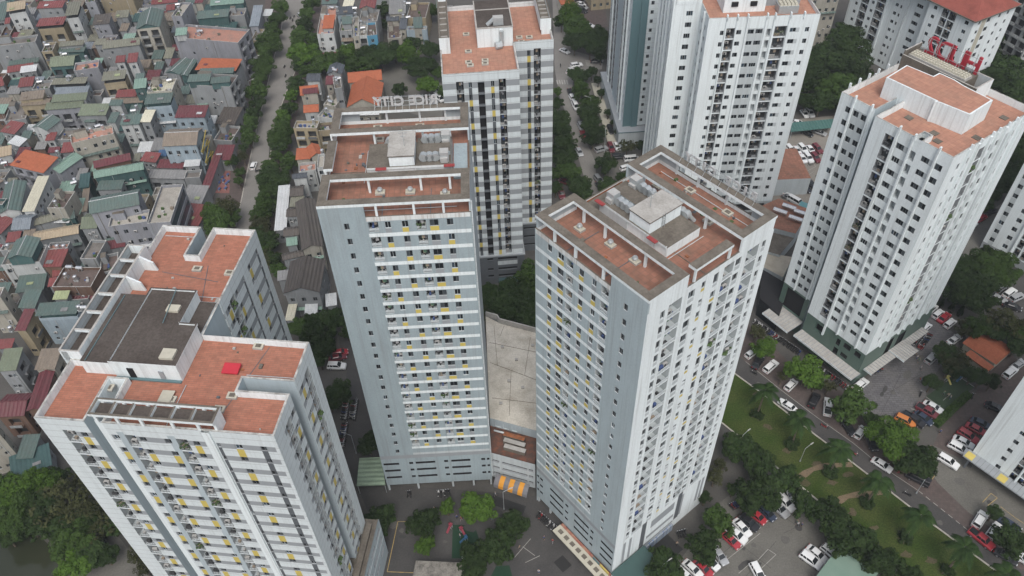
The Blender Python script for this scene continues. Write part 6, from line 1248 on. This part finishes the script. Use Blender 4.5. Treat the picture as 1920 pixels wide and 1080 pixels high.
    if fs in('b','w') and W>4:
        for i in range(rnd.randint(1,nf+1)):
            x=rnd.uniform(x0+.3,x1-1.2); zz=zb0+.8+rnd.uniform(0,max(.5,zw-zb0-2.2)); k=MB(); k.box(x,x+.8,y0-.35,y0-.03,zz,zz+.55,AC); k.box(x+.1,x+.5,y0-.37,y0-.351,zz+.06,zz+.48,DARK2); k.build('air_conditioner',root)
        x=rnd.uniform(x0+.2,x1-.3); k=MB(); k.tube((x,y0-.08,zb0),(x,y0-.08,zw),.06,.06,rnd.choice((METAL,WM['white'],CONC)),5); k.build('drain_pipe',root)
        if fs=='w' or rnd.random()<.35:
            k=MB(); zz=zb0+(zw-zb0)*rnd.choice((.35,.6)); k.hexa([(x0+.2,y0-.9,zz),(x1-.2,y0-.9,zz),(x1-.2,y0-.02,zz+.3),(x0+.2,y0-.02,zz+.3)],[(x0+.2,y0-.9,zz+.05),(x1-.2,y0-.9,zz+.05),(x1-.2,y0-.02,zz+.35),(x0+.2,y0-.02,zz+.35)],RC[rnd.choice(('teal','maroon','grey','white','mint'))]); k.build('awning',root)
    if rt in('shed','gw','gd','sheet') and W>5 and D>4 and rt!='gd':
        k=MB(); x=rnd.uniform(.5,W-2.5); y=rnd.uniform(.5,D*.4); h0=z+(.12*y if rt=='shed' else 0)+(.25 if rt!='gw' else .4*y); k.box(x,x+rnd.uniform(1,2),y,y+rnd.uniform(.8,1.6),h0+.02,h0+.1,RC[rnd.choice(('lime','grey','white','maroon','brown'))]); k.build('roof_patch',root)
    # small clutter on terraces
    if rt=='flat' and W*D>18:
        for i in range(rnd.randint(4,9)):
            k=MB(); s=rnd.uniform(.3,.9); x=rnd.uniform(.6,W-1.4); y=rnd.uniform(.6,D*.55); k.box(x,x+s,y,y+s*.7,z-.88,z-.88+rnd.uniform(.3,.9),rnd.choice([AC,CLOTH[1],CONC,LEAFP,RC['brown']])); k.build(rnd.choice(['planter','crate','air_conditioner']),root)
    return root
HS=[
((12,22),(47,16),(51,1),14,'sheet','tan','white','w','w'),((68,16),(117,14),(117,4),12,'shed','red','grey'),((67,50),(118,46),(118,33),11,'sheet','red','tan','d'),((121,30),(146,27),(157,3),14,'sheet','olive','white','w','w'),
((160,5),(178,2),(182,-20),13,'flat','concrete','lilac'),((178,-26),(238,-30),(240,-60),16,'flat','concrete','tan','b'),((173,47),(205,44),(200,30),10,'shed','dark brown','lilac'),((215,34),(240,32),(238,22),9,'shed','olive','grey'),
((-15,88),(66,78),(60,66),12,'flat','concrete','grey','b','b'),((15,123),(72,116),(70,110),6,'shed','teal','grey'),((13,137),(62,129),(68,119),7,'shed','red','grey','w'),((37,137),(68,133),(66,124),7.5,'shed','white','grey','w'),
((78,97),(98,95),(106,78),11,'flat','concrete','tan','d','b',[(84,82),(89,84)]),((110,88),(156,84),(157,77),10,'shed','olive','grey'),((107,99),(157,97),(158,87),8.5,'shed','teal','teal'),((92,126),(138,123),(154,102),12,'gw','green','teal','d','b',[(115,102),(121,101)]),
((138,133),(184,126),(194,110),13,'flat','pink','lilac','b','b',[(162,108)]),((175,84),(194,84),(200,75),9,'shed','olive','grey'),((191,92),(262,84),(255,74),11,'shed','olive','grey','b'),((216,118),(234,116),(235,106),11,'shed','red','white','w'),((238,118),(257,116),(261,102),11,'shed','red','white','w','w'),
((190,152),(234,147),(238,132),11,'sheet','olive','tan','d','d'),((95,159),(160,156),(161,146),11,'sheet','olive','blue','w','w',[(127,146),(131,143)]),((33,164),(61,161),(64,147),8,'shed','red','grey'),((60,168),(92,165),(92,150),10,'flat','concrete','grey','b','b',[(72,150),(74,153)]),
((36,189),(81,184),(89,171),11,'shed','brown','tan'),((37,199),(92,195),(92,187),9.5,'shed','brown','tan','d'),((102,178),(164,174),(163,164),9.5,'shed','blue grey','grey'),
((95,192),(161,187),(162,176),11,'shed','green','grey'),((83,207),(154,201),(156,190),10,'shed','green','lilac','d'),((145,217),(198,216),(204,198),10,'shed','green','grey','d'),((157,229),(178,229),(184,217),8,'shed','teal','grey'),((200,230),(216,230),(219,214),9,'shed','teal','white'),
((133,269),(213,250),(219,232),13,'flat','pink','cream','w','w',[(170,244),(183,236),(192,238)]),((59,240),(88,246),(96,220),9,'gd','teal','white','w','b'),((104,262),(133,262),(140,240),6,'flat','concrete','grey'),((84,264),(102,263),(99,251),7,'shed','red','white','w'),((89,287),(111,285),(111,277),5,'shed','maroon','grey'),((113,287),(137,285),(130,270),6,'shed','red','grey'),
((0,247),(27,252),(31,231),7,'shed','red','grey'),((8,228),(48,222),(40,192),6,'flat','concrete','grey'),((-12,165),(8,160),(10,146),8,'shed','red','grey'),((14,268),(36,275),(43,260),7,'shed','white','grey'),
((18,310),(81,325),(92,295),11,'shed','orange','lilac','d','b'),((90,318),(112,326),(136,288),9,'gd','mint','lilac','b','b',[(108,286)]),((-6,296),(22,290),(38,272),8,'shed','tan','white','b','b',[(2,302),(8,305)]),((-10,350),(8,338),(25,312),8,'shed','brown','grey','b','b',[(14,346)]),
((-4,403),(39,395),(64,337),10,'gd','teal','white','b','b'),((41,397),(64,396),(89,339),10.5,'shed','cream','white','w','w'),((68,399),(82,396),(98,357),8,'shed','blue grey','lilac'),((-12,384),(4,384),(12,372),12,'flat','concrete','teal'),
((88,390),(120,390),(122,358),12,'flat','dirty','cream','b','b',[(104,380)]),((59,425),(121,409),(121,394),8,'gw','olive','grey'),((117,415),(141,409),(144,391),8,'shed','teal','teal'),((63,453),(148,438),(143,421),9,'gw','tan','grey','w'),((147,353),(167,350),(169,328),8,'shed','dark teal','teal','b','b',[(140,338),(138,342)]),
((150,398),(163,396),(172,352),6,'shed','brown','grey'),((132,403),(150,402),(154,376),6,'shed','mint','mint'),((150,430),(182,428),(176,400),10,'gw','green','grey'),((176,335),(270,318),(272,303),10,'gw','mint','teal','w'),((176,316),(246,300),(250,288),9,'shed','maroon','brown'),((180,357),(228,355),(233,340),8,'shed','teal','grey'),
((168,402),(262,384),(274,352),15,'gw','teal','lilac','w','b'),((203,425),(276,415),(282,392),12.5,'flat','pale','lilac','w','b',[(212,396),(222,395),(232,394),(243,392)]),((276,419),(319,416),(337,345),16,'flat','pale','lilac','b','g'),
((262,302),(292,305),(293,289),7,'shed','red','grey'),((293,315),(343,316),(345,302),6,'shed','maroon','grey','w'),((344,313),(374,311),(377,300),7,'shed','white','grey','w'),((295,294),(312,293),(310,283),6,'shed','blue','grey'),((249,303),(262,302),(263,290),6,'shed','olive','grey'),((275,334),(345,336),(345,322),5,'shed','grey','grey','d'),((345,334),(374,332),(376,318),6,'flat','concrete','grey','d'),
((304,275),(369,272),(378,240),13,'gw','brown','blue','w','y'),((327,221),(384,220),(396,201),13,'shed','maroon','blue','w','w'),((270,196),(320,192),(324,174),15,'sheet','teal','blue','w','b'),((275,173),(322,170),(330,147),16,'flat','cream','cream','w','w',[(281,168),(317,150)]),
((250,167),(274,164),(281,149),12,'shed','mint','teal'),((253,150),(270,148),(280,138),11,'shed','teal','grey'),((216,183),(255,181),(253,170),8,'shed','red','grey'),((205,196),(268,192),(268,183),7,'shed','brown','teal'),((203,198),(227,198),(230,189),11,'shed','teal','white'),
((224,235),(261,233),(264,217),12,'shed','teal','white','w','w',[(232,218),(250,207),(256,201)]),((262,229),(282,229),(280,210),12,'shed','cream','grey','w','w'),((354,159),(431,163),(436,140),14,'flat','dirty','grey','b','d'),((351,154),(393,152),(393,141),15.5,'shed','teal','teal','n'),((394,157),(431,154),(431,145),15.5,'shed','teal','teal','n'),
((309,137),(337,141),(346,113),9,'gd','teal','grey'),((338,143),(352,143),(363,113),10,'gd','teal','teal'),((365,131),(442,133),(437,112),11,'sheet','orange','grey'),((372,139),(437,137),(436,129),11,'shed','teal','teal','d'),
((326,70),(446,80),(458,54),15,'flat','pink','lilac','b','d',[(372,62),(376,58),(370,52)]),((328,67),(350,65),(353,54),16.5,'shed','mint','white','n'),((254,56),(300,51),(310,19),14,'gd','teal','cream','d','b'),((283,9),(333,4),(333,-8),9,'shed','red','grey'),((311,20),(328,18),(328,10),8,'shed','red','grey'),((321,30),(340,30),(346,4),13,'flat','pale','lilac','w','b',[(335,16),(333,8)]),
((368,36),(428,31),(426,20),9,'shed','teal','teal','n'),((393,11),(457,6),(460,-6),9,'shed','mint','teal','n'),((427,30),(458,28),(458,15),8,'flat','concrete','grey','w'),((372,57),(442,55),(442,44),5,'shed','dark teal','teal','n'),((467,50),(485,49),(484,18),8,'shed','blue grey','lilac'),((492,30),(508,30),(508,20),7,'shed','white','grey','w'),((470,75),(485,75),(486,54),6,'flat','concrete','tan'),
((-10,40),(8,38),(14,10),7,'shed','teal','grey'),((8,45),(16,44),(15,36),8,'shed','red','grey'),((-5,76),(14,74),(10,50),6,'flat','dirty','brown'),
((2,497),(74,491),(88,458),12,'flat','concrete','white','w','b',[(15,462)]),((12,487),(60,483),(80,446),14.2,'gd','teal','teal','n'),((69,501),(115,500),(124,471),10,'shed','red','brown','b','b',),((88,468),(126,465),(134,452),11,'flat','pink','grey','b','b',[(120,463),(88,464),(108,463)]),
((28,550),(82,543),(96,514),7,'shed','teal','grey'),((33,578),(66,577),(85,546),7.5,'shed','teal','grey'),((97,538),(170,538),(183,501),9,'flat','dirty','brown','b','b',[(123,516),(130,500),(141,521),(149,502)]),((89,538),(97,537),(102,523),8,'shed','red','grey'),((98,520),(107,518),(111,503),8,'shed','red','grey'),((98,562),(126,561),(130,547),8,'shed','lime','grey'),((128,563),(165,560),(172,542),6,'flat','concrete','grey','w','b',[(135,543)]),
((65,593),(143,588),(170,564),11,'sheet','teal','blue','b','b',[(148,577),(157,576)]),((27,620),(48,620),(59,584),10,'shed','maroon','tan','b','d'),((-40,560),(0,556),(6,538),13,'flat','concrete','cream','b','w'),((187,512),(220,505),(235,470),7,'flat','dirty','grey','d'),((150,485),(180,485),(185,450),9,'flat','concrete','grey','b','b'),
((190,470),(235,462),(240,448),6,'shed','maroon','grey'),
((-6,697),(30,694),(42,656),12,'shed','green','grey','b','d'),((49,772),(80,768),(118,694),9,'gd','maroon','brown','d','d'),((-8,783),(46,780),(57,737),8,'gw','maroon','brown','d','w'),((-10,655),(22,653),(24,637),9,'shed','red','grey','b','b',[(20,616)]),((64,694),(103,692),(108,657),10,'shed','brown','cream','d','d'),((29,861),(62,859),(67,818),5,'shed','teal','grey'),((22,900),(98,872),(105,830),4,'shed','dark teal','grey'),((-60,830),(-2,812),(6,796),13,'flat','concrete','cream','b','b'),((-30,430),(0,440),(15,410),8,'shed','red','grey'),((10,455),(36,452),(40,436),8,'shed','red','grey'),((40,450),(62,448),(66,432),8,'shed','brown','grey'),((20,432),(56,430),(58,402),9,'gw','blue grey','lilac'),((0,470),(20,468),(22,458),8,'flat','pale','grey','b','b',[(15,463)]),
((400,262),(434,264),(438,236),5,'flat','dirty','grey','d'),((398,300),(432,300),(436,276),4.5,'shed','maroon','grey'),((404,232),(440,234),(446,206),5,'shed','dark brown','grey'),((376,356),(392,356),(392,300),4,'shed','maroon','grey'),((338,380),(378,382),(374,352),5,'shed','grey','grey'),((335,420),(372,424),(376,388),5,'shed','red','grey'),
# right of the boulevard
((574,153),(600,152),(609,137),8,'gw','slate','white'),((612,139),(641,139),(641,122),11,'gd','slate','grey','b','b',[(625,130),(628,131)]),((563,180),(598,176),(604,158),9,'gw','orange','cream','d'),((567,177),(596,174),(596,166),11,'shed','maroon','cream'),((610,159),(625,158),(624,145),11,'shed','maroon','cream'),((569,212),(598,210),(602,195),8,'gw','orange','white','w'),((606,196),(629,199),(629,178),9,'flat','pale','cream','w','b',[(617,184),(620,190)]),((627,166),(641,164),(641,142),14,'flat','concrete','grey','b','b',[(630,148),(634,147),(631,153)]),((595,218),(622,222),(624,206),9,'flat','pale','white','d','b',[(612,206)]),
((650,202),(712,200),(714,156),7,'gd','orange','cream','w','w'),((653,156),(717,150),(716,131),8,'gw','orange','cream','w','w'),((550,240),(594,240),(596,226),11.5,'flat','pale','tan','d','d',[(588,227)]),((595,245),(622,243),(624,228),10,'flat','dirty','tan','d','b'),((554,300),(582,298),(585,280),8,'shed','orange','cream'),((583,296),(606,290),(612,267),9,'gd','orange','cream'),((594,314),(606,313),(610,288),11,'flat','pale','white','w','b',[(604,284)]),((560,322),(592,318),(594,302),8,'flat','pink','white'),
((548,336),(576,333),(598,321),10,'gw','slate','white','w','w'),((543,369),(569,367),(570,348),8,'gw','dark brown','grey'),((542,388),(568,387),(569,370),7,'shed','olive','grey'),((536,407),(567,406),(579,388),7,'gw','dark brown','grey'),((566,470),(606,462),(596,372),9,'gd','dark brown','cream','w','w'),((531,444),(561,441),(564,424),7,'gw','dark brown','grey'),((537,462),(558,459),(558,446),6,'shed','mint','grey'),((530,489),(570,480),(576,466),7,'gw','dark brown','grey'),((531,551),(600,548),(604,488),9,'gd','dark brown','grey','w','w'),((520,527),(543,524),(543,508),6,'shed','grey','grey'),((534,601),(551,601),(545,566),4,'shed','cream','grey','n'),((571,590),(595,588),(595,568),4,'shed','white','grey','n'),((611,575),(632,572),(629,552),4,'shed','white','grey','n'),((514,433),(537,431),(543,358),5,'shed','white','grey','w'),
((594,64),(626,62),(627,12),12,'flat','pink','white','w','b',[(616,30),(622,14)]),((604,54),(625,53),(628,33),12.8,'shed','orange','white','n'),((640,78),(662,77),(660,60),9,'sheet','brown','white','w'),((636,58),(660,57),(660,33),12,'flat','pale','grey','w','b'),((641,46),(660,44),(659,33),13.6,'shed','teal','grey','n'),((662,68),(673,67),(672,31),12,'flat','pale','cream','w','b',[(667,27)]),((673,67),(688,66),(686,40),11.5,'flat','pale','white','d','b',[(677,42),(680,52)]),((688,67),(707,65),(705,41),11.5,'flat','dirty','bright blue','w','b'),((673,40),(707,39),(703,18),12,'flat','concrete','grey','w','w'),((673,17),(703,16),(704,0),13,'gd','red','grey'),((630,28),(662,25),(662,14),13,'shed','slate','blue','w','b',[(632,16),(665,15),(666,27)]),((642,12),(662,12),(662,2),12,'shed','cream','grey'),
((729,27),(761,25),(762,4),10,'shed','grey','cream','b','b',[(759,6),(766,6)]),((762,33),(798,33),(797,4),9.5,'flat','dirty','tan','b','b',[(756,30),(765,32)]),((724,40),(748,39),(748,29),8,'gw','slate','cream'),((748,55),(762,55),(762,33),8,'gw','slate','cream'),((775,53),(792,52),(792,36),10,'shed','teal','cream'),((762,56),(800,55),(800,48),9,'flat','pale','blue','n','b'),((727,72),(753,70),(753,44),7,'flat','dirty','cream','d','d'),((818,15),(835,14),(835,0),9,'shed','teal','grey'),((602,8),(632,7),(632,-8),9,'shed','teal','grey'),((700,-4),(760,-6),(760,-20),8,'shed','dark brown','grey'),((835,30),(850,29),(850,10),8,'flat','dirty','grey')]
for h in HS: house(*h[:9],**({'tanks':h[9]} if len(h)>9 else {})) if len(h)>8 else house(*h)
# low sheds that fill the alleys
_r=random.Random(11)
for gu in range(0,45):
    for gv in range(0,34):
        u=2+gu*9.6+_r.uniform(-3,3); v=2+gv*17+_r.uniform(-5,5); z=_r.uniform(3,6.5)
        if v>330 and u>330-(v-330)*.9: continue
        if u>470-(v/300)*75 or (370<u and 300<v): continue
        p=G(u,v,z); wd=_r.uniform(3,5.5); dp=_r.uniform(3.5,6.5); a=_r.choice((0,.05,-.06))
        if v>420 and p.x>-68: continue
        if any(max(abs((p.x-ox)*cos(t)+(p.y-oy)*sin(t))-W/2-wd*.42,abs(-(p.x-ox)*sin(t)+(p.y-oy)*cos(t))-D/2-dp*.42)<0 for ox,oy,t,W,D in OCC): continue
        def q(x,y): 
            d=Vector((p.x+x,p.y+y,z-CAMH)); zz=d.dot(_F); return 960+F_PX*d.dot(_R)/zz,540-F_PX*d.dot(_U)/zz
        rc=_r.choice(('teal','mint','maroon','grey','brown','olive','blue grey','dirty','concrete','concrete','dark teal','grey','white','teal')); o=house(q(-wd/2,-dp/2),q(wd/2,-dp/2),q(wd/2,dp/2),z,'flat' if rc in('dirty','concrete') else 'shed',rc,_r.choice(('grey','lilac','cream','brown','tan','white')),'b','b',wname='shed',lab='low shed with %s roof squeezed between taller houses'%rc); o['category']='shed'
# far blocks at the top edge
house((1528,-22),(1580,-26),(1592,-60),24,'flat','concrete','cream','w','w',wname='apartment_block',lab='pale yellow block behind the tall white tower at the top edge')['category']='apartment block'
house((1112,-62),(1150,-66),(1160,-100),18,'flat','concrete','tan','w','w',wname='apartment_block',lab='tan apartment block beyond the teal banded tower')['category']='apartment block'
house((1880,-30),(1960,10),(2000,-30),30,'flat','concrete','white','d','w',wname='apartment_block',lab='white apartment block at the far top right corner')['category']='apartment block'
# rooftop letters of the middle tower (seen from behind) and the letter frame on the right one
LETM=mat('grey_letter',(.42,.42,.42),.7)
def roof_letters(txt,loc,rz,x_mid,y,z,size,lab,W):
    rt=empty('rooftop_letters',loc,rz,lab,'letters'); n=len(txt); 
    for i,ch in enumerate(txt):
        if ch==' ': continue
        cu=bpy.data.curves.new('letter','FONT'); cu.body=ch; cu.size=size; cu.extrude=.12; cu.offset=.06; cu.align_x='CENTER'
        t=bpy.data.objects.new('t',cu); COL.objects.link(t); bpy.context.view_layer.update(); me=bpy.data.meshes.new_from_object(t); bpy.data.objects.remove(t); me.materials.clear(); me.materials.append(LETM)
        inst('letter',me,rt,Matrix.Translation((x_mid+W*(.5-(i+.5)/n),y,z))@Matrix.Rotation(pi,4,'Z')@Matrix.Rotation(pi/2,4,'X'))
    b=MB()
    for k in range(n+1): x=x_mid-W/2+W*k/n; b.tube((x,y-.1,z-.2),(x,y-.1,z+size*.8),.04,.04,METAL,4); b.tube((x,y-.1,z+size*.7),(x,y-1.2,z-.1),.03,.03,METAL,4)
    for zz in (z,z+size*.35,z+size*.7): b.box(x_mid-W/2,x_mid+W/2,y-.14,y-.08,zz,zz+.06,METAL)
    b.build('letter_frame',rt)
roof_letters('RICE CITY',(-28.36,92.5,0),.02346,12.2,25.7,80.0,2.5,'grey rooftop letters seen from behind on the middle tower',10.5)
roof_letters('RICE CITY',(3.67,88.9,0),-.912917,12,25.9,79.9,2.0,'dark letter scaffold on the far roof edge of the corner tower',14)
# ================================================================ make every shared label point at one thing
ORD='first second third fourth fifth sixth seventh eighth ninth tenth eleventh twelfth thirteenth fourteenth fifteenth sixteenth seventeenth eighteenth nineteenth twentieth'.split()
def oname(n):
    if n<20: return ORD[n]
    t,u=divmod(n+1,10); T={2:'twenty',3:'thirty',4:'forty',5:'fifty'}[t]; return (T+'-'+ORD[u-1]) if u else {2:'twentieth',3:'thirtieth',4:'fortieth',5:'fiftieth'}[t]
def px(o):
    d=Vector(o.location)-Vector((0,0,CAMH)) if o.type=='EMPTY' else o.matrix_basis.translation-Vector((0,0,CAMH)); z=d.dot(_F); return 960+F_PX*d.dot(_R)/z, 540-F_PX*d.dot(_U)/z
by={}
for o in UNI: by.setdefault(o['label'],[]).append(o)
for lab,L in by.items():
    if len(L)<2: continue
    P=[(px(o),o) for o in L]; us=[p[0][0] for p in P]; vs=[p[0][1] for p in P]
    ax,wd=(0,'left') if max(us)-min(us)>=max(vs)-min(vs) else (1,'top')
    P.sort(key=lambda p:p[0][ax])
    for i,(q,o) in enumerate(P):
        o['label']='%s, %s'%(lab, '%s from %s'%(oname(i),wd) if i else ('leftmost' if wd=='left' else 'topmost'))
# ---------------------------------------------------------------- air
hz=MB(); hz.box(-1000,1000,-300,1300,-1,175,MAT.setdefault('haze',bpy.data.materials.new('haze')))
hm=MAT['haze']; hm.use_nodes=True; N=hm.node_tree.nodes; N.clear(); out=N.new('ShaderNodeOutputMaterial'); pv=N.new('ShaderNodeVolumePrincipled')
pv.inputs['Color'].default_value=(.86,.93,1,1); pv.inputs['Density'].default_value=0.00014; pv.inputs['Anisotropy'].default_value=0; hm.node_tree.links.new(pv.outputs[0],out.inputs['Volume'])
tag(hz.build('haze'),kind='stuff')
